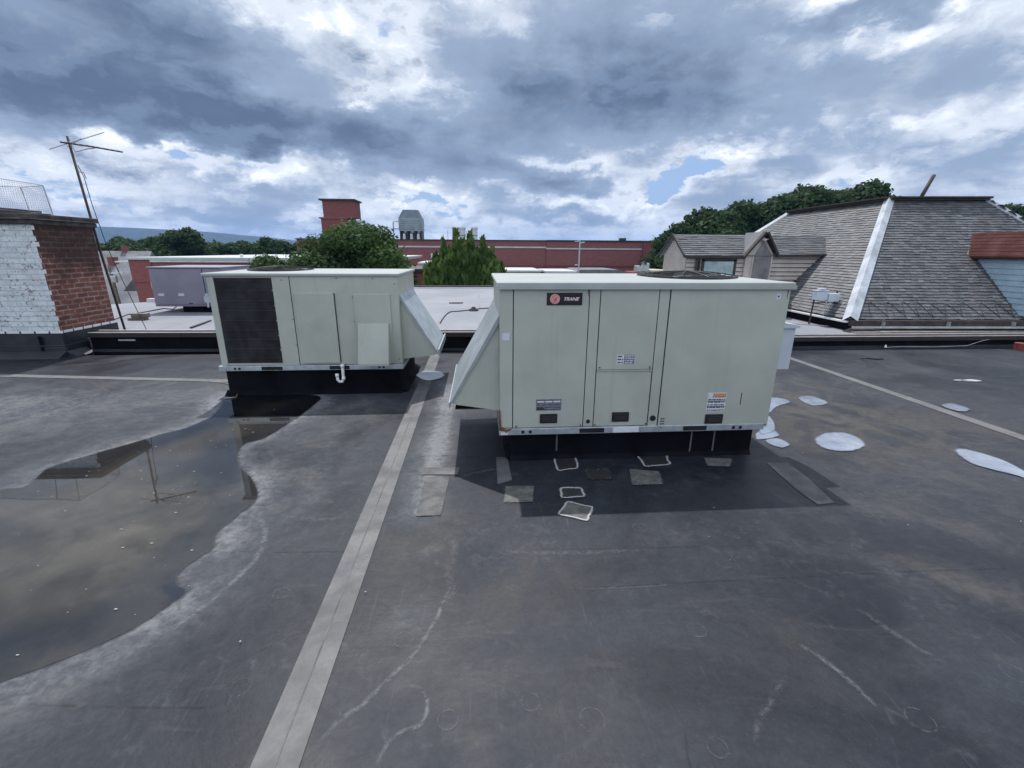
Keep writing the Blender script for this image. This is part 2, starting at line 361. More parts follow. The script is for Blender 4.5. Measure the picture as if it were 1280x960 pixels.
# ================================================================== GROUND, HILLS
gz = -8.0
def ground_mat():
    m = bpy.data.materials.new('valley_floor'); m.use_nodes = True; t = NT(m.node_tree)
    o = t.new('ShaderNodeOutputMaterial'); b = t.new('ShaderNodeBsdfPrincipled'); t.l.new(b.outputs[0], o.inputs[0])
    V = t.new('ShaderNodeTexCoord').outputs['Object']
    c = t.mix(t.ramp(t.noise(V, .02, 6, .6), .42, .55), (.055, .09, .03), (.10, .13, .05))
    c = t.mix(t.ramp(t.noise(V, .06, 3, .5), .56, .6), c, (.20, .20, .20))
    t.put(b.inputs['Base Color'], c); b.inputs['Roughness'].default_value = .95
    return m
M['ground'] = ground_mat()
b = MB(); b.add([(-4500, -4500, gz), (4500, -4500, gz), (4500, 4500, gz), (-4500, 4500, gz)], [(0, 1, 2, 3)])
tag(b.build('ground', 'ground'), kind='structure')
def forest_mat():
    m = bpy.data.materials.new('wooded_hillside'); m.use_nodes = True; t = NT(m.node_tree)
    o = t.new('ShaderNodeOutputMaterial'); b = t.new('ShaderNodeBsdfPrincipled'); t.l.new(b.outputs[0], o.inputs[0])
    V = t.new('ShaderNodeTexCoord').outputs['Object']
    c = t.mix(t.ramp(t.noise(V, .02, 8, .65), .35, .65), (.010, .022, .014), (.025, .045, .024))
    t.put(b.inputs['Base Color'], c); b.inputs['Roughness'].default_value = .95
    bp = t.new('ShaderNodeBump'); bp.inputs['Strength'].default_value = .8; bp.inputs['Distance'].default_value = 8
    t.put(bp.inputs['Height'], t.noise(V, .06, 5, .6)); t.put(b.inputs['Normal'], bp.outputs[0])
    return m
M['forest'] = forest_mat()
hb = MB(); NA, NR = 240, 14
RIDGE = [(-math.pi, 60), (-1.6, 90), (-1.1, 120), (-.80, 136), (-.648, 129), (-.566, 122), (-.474, 109), (-.385, 79), (-.32, 53), (-.2, 36), (0, 44), (.3, 38), (.7, 60), (1.5, 70), (math.pi, 60)]
def ridge(a):   # a = angle from +Y towards +X
    return float(np.interp(a, [p[0] for p in RIDGE], [p[1] for p in RIDGE])) + 1.5*math.sin(a*31) + math.sin(a*57)
for i in range(NA):
    a = -math.pi + 2*math.pi*i/NA
    for j in range(NR):
        u = j/(NR-1); rr = 2900 + 1400*u
        hgt = ridge(a)*math.sin(math.pi*min(1, u*1.0))**.8
        hb.v.append((rr*math.sin(a), rr*math.cos(a), gz - 1 + hgt*(1+.006*math.sin(i*1.7+j))))
for i in range(NA):
    for j in range(NR-1):
        k = (i+1) % NA; hb.f.append((i*NR+j, k*NR+j, k*NR+j+1, i*NR+j+1)); hb.mi.append(0)
tag(hb.build('hills', 'forest', smooth=True), kind='structure')

# ================================================================== ROOF
PUD = [(-3.004, 5.361), (-2.506, 5.366), (-1.921, 5.241), (-1.865, 4.865), (-1.917, 4.338), (-1.992, 3.983), (-2.105, 3.865), (-2.061, 3.648), (-1.922, 3.404), (-1.764, 3.235), (-1.609, 3.010), (-1.566, 2.867), (-1.598, 2.665), (-1.617, 2.487), (-1.566, 2.368), (-1.600, 2.263), (-1.624, 2.153), (-1.583, 2.066), (-1.506, 2.009), (-1.531, 1.914), (-1.579, 1.808), (-1.664, 1.711), (-1.772, 1.628), (-1.881, 1.561), (-2.052, 1.473), (-2.289, 1.435), (-2.696, 1.629), (-3.093, 2.000), (-3.430, 2.443), (-3.583, 2.912), (-3.457, 3.146), (-3.337, 3.173), (-3.356, 3.306), (-3.413, 3.493), (-3.285, 3.705), (-3.063, 4.009), (-3.008, 4.117), (-2.860, 4.287), (-2.790, 4.567), (-2.864, 4.920)]
PUD = spline(PUD, 5)
PALE_LINES = []
def dist_poly(X, Y, pts, closed=True):
    d = np.full(X.shape, 1e9); N = len(pts)
    for i in range(N if closed else N-1):
        ax, ay = pts[i]; bx, by = pts[(i+1) % N]; ex, ey = bx-ax, by-ay; L = ex*ex+ey*ey+1e-12
        u = np.clip(((X-ax)*ex+(Y-ay)*ey)/L, 0, 1)
        d = np.minimum(d, (X-ax-u*ex)**2+(Y-ay-u*ey)**2)
    return np.sqrt(d)
def inside(X, Y, pts):
    r = np.zeros(X.shape, bool); N = len(pts); j = N-1
    for i in range(N):
        xi, yi = pts[i]; xj, yj = pts[j]
        c = ((yi > Y) != (yj > Y)) & (X < (xj-xi)*(Y-yi)/(yj-yi+1e-12)+xi); r ^= c; j = i
    return r
xs = np.concatenate([np.linspace(-18, -10, 9), np.arange(-9.9, 11.5, .032), np.linspace(11.6, 18, 9)])
ys = np.concatenate([np.linspace(-7, -.2, 10), np.arange(-.15, 7.5, .032), [7.60]])
GX, GY = np.meshgrid(xs, ys); nx, ny = len(xs), len(ys)
co = np.stack([GX, GY, np.zeros_like(GX)], -1).reshape(-1, 3)
idx = np.arange(nx*ny).reshape(ny, nx)
q = np.stack([idx[:-1, :-1], idx[:-1, 1:], idx[1:, 1:], idx[1:, :-1]], -1).reshape(-1, 4)
me = bpy.data.meshes.new('roof')
me.vertices.add(len(co)); me.vertices.foreach_set('co', co.ravel().astype(np.float32))
me.loops.add(q.size); me.loops.foreach_set('vertex_index', q.ravel().astype(np.int32))
me.polygons.add(len(q)); me.polygons.foreach_set('loop_start', np.arange(0, q.size, 4, dtype=np.int32)); me.polygons.foreach_set('loop_total', np.full(len(q), 4, np.int32))
me.update(calc_edges=True)
dp = dist_poly(GX, GY, PUD); ins = inside(GX, GY, PUD); sd = np.where(ins, -dp, dp)
def blobs(lst):
    r = np.zeros_like(GX)
    for x, y, rx, ry, a, wt in lst:
        ca, sa = math.cos(a), math.sin(a); u = ((GX-x)*ca+(GY-y)*sa)/rx; v = (-(GX-x)*sa+(GY-y)*ca)/ry
        r += wt*np.exp(-(u*u+v*v))
    return r
pale = .40*np.exp(-(sd/.07)**2)*(sd > 0) + .50*np.exp(-((sd-.08)/.14)**2)*(sd > 0) + .35*np.exp(-np.clip(sd, 0, 9)/.5)*(sd > 0)
# dried tide line running beside the puddle, band beside the long seam, dusty areas
TIDE = [(-1.380, 4.101), (-1.307, 3.423), (-1.197, 2.918), (-1.287, 2.628), (-1.476, 2.486), (-1.401, 2.244), (-1.369, 2.023), (-1.458, 1.819), (-1.518, 1.627), (-1.659, 1.524), (-1.785, 1.432), (-1.959, 1.383)]
TIDE = spline(TIDE, 4, False)
dt = dist_poly(GX, GY, TIDE, False); pale += .45*np.exp(-(dt/.09)**2)
BAND = [(-0.394, 5.592), (-0.377, 4.479), (-0.397, 3.679), (-0.406, 3.102), (-0.428, 2.667)]
dbn = dist_poly(GX, GY, spline(BAND, 3, False), False); pale += 1.35*np.exp(-(dbn/.14)**2)
pale += blobs([(-.35, 3.9, .25, .8, 0, .5), (-4.5, 5.2, 3.2, 1.0, .1, .85), (-6.5, 4.4, 2.5, 1.3, 0, .80), (-1.4, 3.9, .5, 1.0, 0, .25), (-1.55, 3.0, .35, .45, 0, .25),
   (-1.2, 4.9, .9, .22, 0, .55), (-2.3, 2.0, .5, .5, 0, .2), (-.3, 2.25, .12, .06, .3, .5), (-.35, 1.75, .13, .07, .3, .55), (3.5, 5.2, 1.8, 1.6, .3, .25), (6.5, 5.8, 3, 1.2, 0, .25), (2.6, 2.6, 1.2, .5, .2, .18), (4.5, 3.2, 2, .6, .2, .15), (0.9, 2.2, .7, .2, 0, .12),
   (2.55, 1.75, .5, .18, -.5, .22), (3.0, 2.3, .5, .15, -.4, .2)])
brown = blobs([(3.7, 4.5, 1.0, 1.3, .2, .9), (3.3, 3.7, .8, .6, 0, .5), (5.5, 3.6, 1.2, .6, 0, .5), (2.5, 1.85, .3, .09, -.9, 1.0), (.15, 1.95, .35, .25, .2, .45), (-.35, 2.3, .3, .25, 0, .6),
   (-1.3, 4.8, .8, .2, 0, .7), (1.2, 1.45, .4, .2, 0, .4), (-1.5, 3.3, .3, .5, 0, .3), (3.2, 2.4, .5, .3, -.4, .5), (-2.3, 5.0, .9, .2, 0, .5)])
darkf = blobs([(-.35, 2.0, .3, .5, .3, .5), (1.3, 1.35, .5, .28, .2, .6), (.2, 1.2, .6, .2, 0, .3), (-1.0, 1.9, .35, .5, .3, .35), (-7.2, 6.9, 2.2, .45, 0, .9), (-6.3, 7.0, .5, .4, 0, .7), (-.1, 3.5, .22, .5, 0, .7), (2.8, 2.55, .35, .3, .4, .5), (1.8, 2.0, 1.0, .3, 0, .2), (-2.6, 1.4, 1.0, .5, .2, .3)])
for nm, arr in (('pale', pale), ('brown', brown), ('darkf', darkf), ('sd', np.clip(sd, -1, 1))):
    at = me.attributes.new(nm, 'FLOAT', 'POINT'); at.data.foreach_set('value', arr.ravel().astype(np.float32))
def roof_mat():
    m = bpy.data.materials.new('rubber_membrane'); m.use_nodes = True; t = NT(m.node_tree)
    o = t.new('ShaderNodeOutputMaterial'); b = t.new('ShaderNodeBsdfPrincipled'); t.l.new(b.outputs[0], o.inputs[0])
    V = t.new('ShaderNodeTexCoord').outputs['Object']
    nl = t.noise(V, .55, 7, .62, .8); nm_ = t.noise(V, 2.6, 7, .65, .6); nf = t.noise(V, 16, 6, .7, .4); ng = t.noise(V, 130, 3, .6)
    stretch = t.noise(t.scl(V, 2.0, 9, 1), .9, 7, .65, 1.2)
    scr = t.noise(t.scl(V, 30, 2.5, 1), 1., 3, .6, .6)
    c = t.mix(t.ramp(nl, .38, .62), (.013, .016, .024), (.037, .043, .056))
    c = t.mix(t.ramp(nm_, .50, .74, 0., .42), c, (.058, .061, .071))
    c = t.mix(t.ramp(stretch, .54, .72, 0., .40), c, (.064, .062, .064))
    c = t.mix(t.ramp(nm_, .46, .28, 0., .6), c, (.026, .028, .035))
    c = t.mix(t.ramp(scr, .62, .75, 0., .18), c, (.13, .13, .14))
    br = t.attr('brown'); c = t.mix(t.m('MULTIPLY', t.m('MULTIPLY', br, t.ramp(nm_, .35, .6)), .8, clamp=True), c, (.080, .070, .060))
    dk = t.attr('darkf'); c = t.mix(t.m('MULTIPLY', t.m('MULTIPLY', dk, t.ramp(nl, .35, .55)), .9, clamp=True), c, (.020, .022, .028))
    pa = t.attr('pale')
    pf = t.m('MULTIPLY', pa, t.m('ADD', t.ramp(nf, .32, .62, .60, .85), t.ramp(nm_, .30, .70, -.12, .25)))
    c = t.mix(t.m('MULTIPLY', pf, .62, clamp=True), c, t.mix(t.ramp(t.m('MULTIPLY', pa, t.ramp(nf, .3, .6, .8, 1.08)), 1.0, 1.6), t.mix(t.ramp(nm_, .4, .6), (.104, .114, .134), (.150, .152, .156)), (.20, .205, .22)))
    # chalky contour stains
    ring = t.m('ABSOLUTE', t.m('SUBTRACT', t.noise(V, .8, 4, .5, 1.2), .5))
    rg = t.m('MULTIPLY', t.ramp(ring, .012, 0.0), t.ramp(nf, .45, .65))
    c = t.mix(t.m('MULTIPLY', rg, .12), c, (.18, .18, .19))
    n45 = t.noise(V, 45, 4, .65)
    dtl = t.m('MULTIPLY', t.m('MULTIPLY', t.ramp(nf, .30, .70, .88, 1.13), t.ramp(n45, .3, .7, .88, 1.12)), .78)
    c = t.vm('SCALE', c, sc=dtl)
    c = t.mix(t.ramp(ng, .60, .75, 0., .40), c, (.09, .09, .095))
    g2 = t.noise(V, 320, 2, .5); c = t.mix(t.ramp(g2, .55, .75, 0., .5), c, (.012, .012, .014))
    # silt on the bed of the ponded water
    s_ = t.attr('sd')
    mud = t.mix(t.ramp(t.noise(V, 1.4, 6, .6, .5), .36, .64), (.062, .054, .040), (.024, .022, .021))
    mud = t.mix(t.ramp(nf, .5, .8, 0., .35), mud, (.11, .10, .08))
    edge = t.mix(t.ramp(nm_, .3, .7), (.006, .008, .012), (.013, .015, .020))
    bed = t.mix(t.ramp(t.m('ADD', s_, t.m('MULTIPLY', t.m('SUBTRACT', nl, .5), .9)), -.48, -.18), mud, edge)
    c = t.mix(t.ramp(s_, .006, -.012), c, bed)
    t.put(b.inputs['Base Color'], c)
    t.put(b.inputs['Roughness'], t.ramp(nl, .35, .65, .38, .70)); b.inputs['Specular IOR Level'].default_value = .22
    bp = t.new('ShaderNodeBump'); bp.inputs['Strength'].default_value = .30; bp.inputs['Distance'].default_value = .012
    wr = t.noise(t.scl(V, 1.2, 6, 1), 1.3, 3, .5, .8)
    h = t.m('ADD', t.m('ADD', t.m('MULTIPLY', nl, 3.0), t.m('MULTIPLY', wr, .35)), t.m('ADD', t.m('MULTIPLY', nm_, .8), t.m('ADD', t.m('MULTIPLY', nf, .16), t.m('MULTIPLY', ng, .05))))
    t.put(bp.inputs['Height'], h); t.put(b.inputs['Normal'], bp.outputs[0])
    return m
M['roof'] = roof_mat(); me.materials.append(M['roof'])
roof = bpy.data.objects.new('roof', me); COL.objects.link(roof); tag(roof, kind='structure')
MB().box(-18, 18, -7, 7.6, gz, -.004).build('building_body', 'bodywall', roof)

def water_mat():
    m = bpy.data.materials.new('still_water'); m.use_nodes = True; t = NT(m.node_tree)
    o = t.new('ShaderNodeOutputMaterial')
    V = t.new('ShaderNodeTexCoord').outputs['Object']
    tr = t.new('ShaderNodeBsdfTransparent'); tr.inputs[0].default_value = (.90, .90, .90, 1)
    gl = t.new('ShaderNodeBsdfGlossy'); gl.inputs['Roughness'].default_value = .015; gl.inputs[0].default_value = (1, 1, 1, 1)
    fr = t.new('ShaderNodeFresnel'); fr.inputs[0].default_value = 1.5
    bp = t.new('ShaderNodeBump'); bp.inputs['Strength'].default_value = .02; bp.inputs['Distance'].default_value = .02
    t.put(bp.inputs['Height'], t.noise(V, 1.6, 1, .5)); t.put(gl.inputs['Normal'], bp.outputs[0])
    mx = t.new('ShaderNodeMixShader'); t.put(mx.inputs[0], fr.outputs[0])
    t.l.new(tr.outputs[0], mx.inputs[1]); t.l.new(gl.outputs[0], mx.inputs[2]); t.l.new(mx.outputs[0], o.inputs[0])
    return m
M['water'] = water_mat()
tag(poly_sheet('water', PUD, .004, 'water'), kind='structure')

def decal_mat(name, col, lo_, hi_, scale=30, amt=1., rough=.7, col2=None):
    m = bpy.data.materials.new(name); m.use_nodes = True; t = NT(m.node_tree)
    o = t.new('ShaderNodeOutputMaterial'); b = t.new('ShaderNodeBsdfPrincipled'); tr = t.new('ShaderNodeBsdfTransparent')
    V = t.new('ShaderNodeTexCoord').outputs['Object']
    n = t.noise(V, scale, 5, .7, .5)
    t.put(b.inputs['Base Color'], t.mix(t.noise(V, 9, 4, .6), col, col2 or tuple(x*.6 for x in col))); b.inputs['Roughness'].default_value = rough
    a = t.m('MULTIPLY', t.m('MULTIPLY', t.ramp(n, lo_, hi_), t.attr('fade')), amt)
    mx = t.new('ShaderNodeMixShader'); t.put(mx.inputs[0], a)
    t.l.new(tr.outputs[0], mx.inputs[1]); t.l.new(b.outputs[0], mx.inputs[2]); t.l.new(mx.outputs[0], o.inputs[0])
    return m
M['chalk'] = decal_mat('chalk_residue', (.24, .25, .26), .34, .68, 26, .6)
M['caulk'] = decal_mat('pale_sealant', (.50, .51, .52), .22, .42, 40, .95)
M['faint'] = decal_mat('faint_mark', (.18, .18, .19), .38, .62, 35, .34)
M['darkline'] = decal_mat('dark_lap_line', (.018, .018, .022), .35, .62, 9, .5)
M['crack'] = decal_mat('white_residue', (.36, .40, .48), .1, .3, 14, 1.)
def strip(name, pts, wd, m, parent, z=.0045, closed=False, sm=4, taper=True):
    if sm: pts = spline(pts, sm, closed)
    b = MB(); N = len(pts); fade = []
    for i in range(N):
        p = Vector(pts[i]); a = Vector(pts[(i-1) % N if closed else max(0, i-1)]); c = Vector(pts[(i+1) % N if closed else min(N-1, i+1)])
        d = (c-a).normalized(); n = Vector((-d.y, d.x))
        e = 1. if (closed or not taper) else min(1., min(i, N-1-i)/(N*.12+1)+.1)
        for k, fa in ((-1, 0.), (0, 1.), (1, 0.)):
            q = p + n*wd*.5*k*(.8+.4*rnd.random()); b.v.append((q.x, q.y, z)); fade.append(fa*e)
    for i in range(N if closed else N-1):
        j = (i+1) % N
        for k in (0, 1): b.f.append((i*3+k, i*3+k+1, j*3+k+1, j*3+k)); b.mi.append(0)
    o = b.build(name, m, parent)
    at = o.data.attributes.new('fade', 'FLOAT', 'POINT'); at.data.foreach_set('value', fade)
    if o.data.polygons[0].normal.z < 0: o.data.flip_normals()
    return o
def solid_sheet(name, pts, z, m, parent, sm=0):
    o = poly_sheet(name, pts, z, m, parent, smooth_n=sm)
    at = o.data.attributes.new('fade', 'FLOAT', 'POINT'); at.data.foreach_set('value', [1.]*len(o.data.vertices)); return o

# seam tapes (welded strips, a few mm proud of the membrane)
M['seam'] = mat('seam_tape', (.118, .118, .12), .7, 0, .22, 3.5, .35, 30, 0, col2=(.085, .086, .09))
M['seam_dk'] = mat('seam_tape_aged', (.105, .105, .11), .7, 0, .22, 4, .35, 30, 0)
def tape(pts4, label=None, m='seam', z=.005):
    o = poly_sheet('seam_tape', pts4, z, m, roof, th=.0045)
    if label: o['label'] = label
    return o
tape([(-.775, -2), (-.612, -2), (-.655, 7.45), (-.815, 7.45)], 'long pale seam tape running between the two units')
b = MB(); b.box(-.697, -.691, -2, 7.3, .0042, .0066); 
for i in range(len(b.v)): x, y, z = b.v[i]; b.v[i] = (x - (y+2)*.0043, y, z)
b.build('tape_ridge', 'seam_dk', roof)
tape([(5.04, 2.6), (5.19, 2.6), (5.13, 7.45), (5.02, 7.45)], 'pale seam tape slanting away on the right')
tape([(-9.5, 6.72), (-9.5, 6.86), (-3.2, 5.99), (-3.2, 5.88)], 'pale seam tape leading to the far unit')
tape([(2.345, 3.219), (2.525, 3.208), (2.503, 2.925), (2.442, 2.598), (2.310, 2.585), (2.300, 2.793)], 'short tape running out from the curb corner', 'seam_dk')
tape([(0.123, 3.456), (0.217, 3.450), (0.229, 3.063), (0.117, 2.997)], None, 'seam_dk')
# lap lines of the membrane sheets
for pts in ([(-1.519, 2.321), (-1.026, 2.290), (-0.569, 2.268)], [(-0.678, 3.488), (-0.282, 3.511), (0.255, 3.418)], [(0.393, 1.897), (1.076, 1.905), (2.155, 1.910), (2.990, 1.895)],
            [(3.930, 5.023), (6.562, 4.724)], [(0.170, 2.228), (0.731, 2.207), (1.890, 2.178)], [(0.737, 1.201), (0.687, 1.047), (0.689, 0.950)], [(-1.846, 1.436), (-1.231, 1.383), (-0.841, 1.363)]):
    strip('lap_line', pts, .016, 'darkline', roof, z=.003)
# dried water marks and squiggles
for pts, wd, mt in (([(-0.595, 1.180), (-0.547, 1.273), (-0.463, 1.344), (-0.390, 1.440), (-0.295, 1.566), (-0.224, 1.738), (-0.196, 1.863), (-0.158, 1.973)], .03, 'chalk'),
                ([(-0.370, 1.119), (-0.343, 1.189), (-0.293, 1.227), (-0.231, 1.252), (-0.221, 1.328), (-0.256, 1.389), (-0.299, 1.406)], .025, 'chalk'),
                ([(-0.215, 2.473), (-0.163, 2.235), (-0.189, 2.067), (-0.155, 1.916), (-0.217, 1.787)], .07, 'faint'),
                ([(1.398, 1.492), (1.445, 1.407), (1.477, 1.315), (1.492, 1.197)], .035, 'chalk'), ([(0.946, 1.102), (1.020, 1.182), (1.133, 1.269), (1.244, 1.349)], .03, 'faint'),
                ([(1.821, 1.679), (1.885, 1.485), (1.944, 1.358)], .05, 'faint'), ([(-1.976, 3.946), (-1.661, 3.444), (-1.584, 3.054), (-1.363, 2.725), (-1.068, 2.614), (-0.849, 2.646)], .07, 'faint'),
                ([(-1.599, 2.740), (-1.380, 2.589), (-1.277, 2.306), (-1.291, 2.107), (-1.379, 1.838), (-1.473, 1.707)], .05, 'chalk'),
                ([(0.076, 2.219), (0.443, 2.181), (1.007, 2.174)], .05, 'faint'), ([(4.164, 4.224), (4.246, 3.678), (3.914, 2.839)], .08, 'faint'),
                ([(0.393, 1.897), (0.726, 1.887), (1.026, 1.891)], .018, 'faint'), ([(-5.429, 6.309), (-4.035, 5.206), (-3.233, 4.887), (-3.130, 5.157)], .06, 'faint'),
                ([(-0.883, 2.695), (-0.632, 2.587), (-0.492, 2.671)], .06, 'faint'), ([(-0.194, 3.089), (-0.012, 3.207), (0.243, 3.259)], .05, 'faint')):
    strip('water_mark', pts, wd, mt, roof, z=.0035)
# fastener plates showing through as rings
for x, y in [(0.175, 1.307), (0.812, 1.098), (0.977, 1.599), (2.203, 2.105), (-1.018, 1.961), (-1.490, 1.712), (-0.357, 1.633), (2.192, 1.297), (0.286, 2.441), (-0.852, 3.706), (3.100, 2.447), (0.990, 2.397), (1.342, 2.034), (1.618, 1.142), (-0.968, 1.444), (-0.138, 1.260), (0.396, 1.224)]:
    r = .035 + .012*rnd.random()
    strip('fastener_ring', [(x+r*math.cos(a*math.pi/6), y+r*math.sin(a*math.pi/6)) for a in range(12)], .009, 'faint', roof, closed=True, sm=2, z=.0032)
# sealed patches round the big unit
def patch(px, outline='caulk', fill=None, wd=.02, label=None):
    if fill: o = solid_sheet('patch', px, .0062, fill, roof)
    else: o = None
    wp = []
    for i in range(len(px)):
        a, c = px[i], px[(i+1) % len(px)]
        for u in (0., .35, .7): wp.append((a[0]+(c[0]-a[0])*u+rnd.uniform(-.006, .006), a[1]+(c[1]-a[1])*u+rnd.uniform(-.006, .006)))
    s_ = strip('patch_outline', wp, wd*1.15, outline, roof, z=.0078, closed=True, sm=2)
    if label and o: o['label'] = label
M['patch_dk'] = mat('patch_dark', (.022, .022, .024), .6, 0, .2, 9, .3, 60)
M['patch_gr'] = mat('patch_grey', (.115, .115, .11), .75, 0, .25, 14, .5, 60)
patch([(0.617, 3.489), (0.801, 3.510), (0.766, 3.214), (0.599, 3.183)], fill='patch_dk', wd=.022)
patch([(1.329, 3.463), (1.584, 3.447), (1.532, 3.238), (1.314, 3.209)], fill='patch_dk', wd=.024)
patch([(0.577, 2.910), (0.729, 2.900), (0.716, 2.789), (0.564, 2.777)], fill='patch_dk', wd=.022)
patch([(0.588, 2.723), (0.748, 2.642), (0.676, 2.496), (0.502, 2.580)], fill='patch_gr', wd=.02)
patch([(0.175, 2.958), (0.382, 2.957), (0.350, 2.738), (0.151, 2.740)], 'faint', 'patch_gr')
patch([(1.178, 3.176), (1.399, 3.121), (1.345, 2.922), (1.114, 2.924)], 'faint', 'patch_gr')
patch([(0.833, 3.196), (1.008, 3.172), (0.983, 3.017), (0.819, 3.027)], 'faint', 'patch_dk')
M['cover'] = mat('cover_strip', (.075, .077, .082), .6, 0, .3, 6, .4, 50)
patch([(-0.428, 3.141), (-0.245, 3.130), (-0.271, 2.610), (-0.431, 2.611)], 'faint', 'cover', .012, 'rectangular grey patch beside the long seam')
patch([(-0.471, 3.302), (-0.178, 3.285), (-0.186, 3.165), (-0.463, 3.181)], 'faint', 'seam_dk', .012)
patch([(1.872, 3.337), (2.100, 3.308), (2.002, 3.168), (1.827, 3.192)], 'faint', 'patch_gr', .01)
for pts in ([(-0.406, 3.102), (-0.413, 2.628)], [(-0.267, 3.093), (-0.287, 2.620)], [(-0.421, 2.870), (-0.262, 2.860)]):
    strip('patch_outline', pts, .01, 'faint', roof, z=.0085, sm=3)
# shallow bright puddles on the right
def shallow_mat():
    m = bpy.data.materials.new('shallow_sky_tinted_water'); m.use_nodes = True; t = NT(m.node_tree)
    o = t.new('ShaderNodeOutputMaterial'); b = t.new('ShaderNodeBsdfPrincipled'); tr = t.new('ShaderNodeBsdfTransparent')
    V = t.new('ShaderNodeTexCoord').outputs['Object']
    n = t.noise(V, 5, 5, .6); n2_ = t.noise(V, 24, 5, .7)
    t.put(b.inputs['Base Color'], t.mix(t.ramp(n, .3, .7), (.25, .28, .34), (.15, .175, .225)))  # pale blue base colour stands in for bright sky reflected in the water
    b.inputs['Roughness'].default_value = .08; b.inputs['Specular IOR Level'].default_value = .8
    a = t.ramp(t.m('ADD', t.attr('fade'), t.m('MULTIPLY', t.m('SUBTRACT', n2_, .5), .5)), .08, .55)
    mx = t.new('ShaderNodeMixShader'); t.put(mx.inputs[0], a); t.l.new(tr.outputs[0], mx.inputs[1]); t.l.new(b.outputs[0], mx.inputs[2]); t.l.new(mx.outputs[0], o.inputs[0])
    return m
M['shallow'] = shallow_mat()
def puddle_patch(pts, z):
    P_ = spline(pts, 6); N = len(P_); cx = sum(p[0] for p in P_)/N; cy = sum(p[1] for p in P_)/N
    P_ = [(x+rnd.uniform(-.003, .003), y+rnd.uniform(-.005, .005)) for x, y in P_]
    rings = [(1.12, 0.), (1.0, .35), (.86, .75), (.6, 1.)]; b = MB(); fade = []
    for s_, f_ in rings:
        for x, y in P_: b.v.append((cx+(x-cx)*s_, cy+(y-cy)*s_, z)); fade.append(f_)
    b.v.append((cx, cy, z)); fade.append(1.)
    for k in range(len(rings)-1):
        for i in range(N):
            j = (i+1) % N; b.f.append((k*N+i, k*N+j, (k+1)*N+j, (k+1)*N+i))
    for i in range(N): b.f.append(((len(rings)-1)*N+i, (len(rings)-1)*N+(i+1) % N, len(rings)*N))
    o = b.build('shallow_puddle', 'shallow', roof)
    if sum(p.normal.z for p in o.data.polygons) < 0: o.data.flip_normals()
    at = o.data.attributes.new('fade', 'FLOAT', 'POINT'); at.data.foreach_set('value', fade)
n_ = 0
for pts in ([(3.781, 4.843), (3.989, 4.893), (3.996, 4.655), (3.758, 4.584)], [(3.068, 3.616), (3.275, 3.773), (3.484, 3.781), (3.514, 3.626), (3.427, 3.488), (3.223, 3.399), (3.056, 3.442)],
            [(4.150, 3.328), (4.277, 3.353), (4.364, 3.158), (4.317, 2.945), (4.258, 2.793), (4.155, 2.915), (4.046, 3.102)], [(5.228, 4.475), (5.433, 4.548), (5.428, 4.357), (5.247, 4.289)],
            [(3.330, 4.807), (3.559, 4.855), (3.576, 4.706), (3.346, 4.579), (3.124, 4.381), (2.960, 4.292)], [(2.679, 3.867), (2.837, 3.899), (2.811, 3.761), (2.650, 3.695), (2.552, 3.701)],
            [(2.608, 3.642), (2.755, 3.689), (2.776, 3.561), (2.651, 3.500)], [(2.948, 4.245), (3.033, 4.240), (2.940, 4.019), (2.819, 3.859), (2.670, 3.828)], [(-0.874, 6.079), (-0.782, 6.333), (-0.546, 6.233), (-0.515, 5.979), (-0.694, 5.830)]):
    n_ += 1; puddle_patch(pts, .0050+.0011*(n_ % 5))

M['silt'] = mat('pale_flecks', (.36, .35, .31), .8, 0, .1, 9)
b = MB()
for k in range(70):
    for _ in range(50):
        x, y = rnd.uniform(-4.5, -1.2), rnd.uniform(1.2, 4.3)
        if inside(np.array([x]), np.array([y]), PUD)[0] and dist_poly(np.array([x]), np.array([y]), PUD)[0] > .05: break
    r = rnd.uniform(.002, .007); a0 = rnd.random()*6
    pt = [(x+r*(1+.7*(i % 2))*math.cos(a0+i*math.pi/3), y+r*.6*math.sin(a0+i*math.pi/3)) for i in range(6)]
    b.prism(pt, 'z', .0045, .0065)
tag(b.build('floating_flecks', 'silt'), 'tiny pale flecks of debris floating on the ponded water', 'debris', kind='stuff')
b = MB()
for k in range(60):
    x, y = rnd.uniform(-3, 7), rnd.uniform(1.2, 7.3)
    r = rnd.uniform(.0015, .0045)
    b.prism([(x-r, y-r*.5), (x+r*.8, y-r*.6), (x+r, y+r*.5), (x-r*.5, y+r*.7)], 'z', .009, .009+r*.6)
tag(b.build('grit', 'silt'), 'scattered pale grit lying on the dark roof', 'grit', kind='stuff')

# ================================================================== ADJACENT ROOF AND PARAPETS
AZ = .21
def adj_mat():
    m = bpy.data.materials.new('pale_roof_membrane'); m.use_nodes = True; t = NT(m.node_tree)
    o = t.new('ShaderNodeOutputMaterial'); b = t.new('ShaderNodeBsdfPrincipled'); t.l.new(b.outputs[0], o.inputs[0])
    V = t.new('ShaderNodeTexCoord').outputs['Object']
    c = t.mix(t.ramp(t.noise(V, .5, 6, .6, .5), .35, .65), (.165, .175, .205), (.215, .222, .25))
    c = t.mix(t.ramp(t.noise(V, 5, 6, .7, .5), .5, .7, 0., .45), c, (.16, .16, .18))
    br = t.new('ShaderNodeTexBrick'); t.put(br.inputs['Vector'], V); br.inputs['Scale'].default_value = 1
    br.inputs['Brick Width'].default_value = 6.; br.inputs['Row Height'].default_value = 1.6; br.inputs['Mortar Size'].default_value = .03
    c = t.mix(t.m('MULTIPLY', br.outputs[1], .5), c, (.15, .15, .17))
    t.put(b.inputs['Base Color'], c); b.inputs['Roughness'].default_value = .6
    return m
M['adj'] = adj_mat()
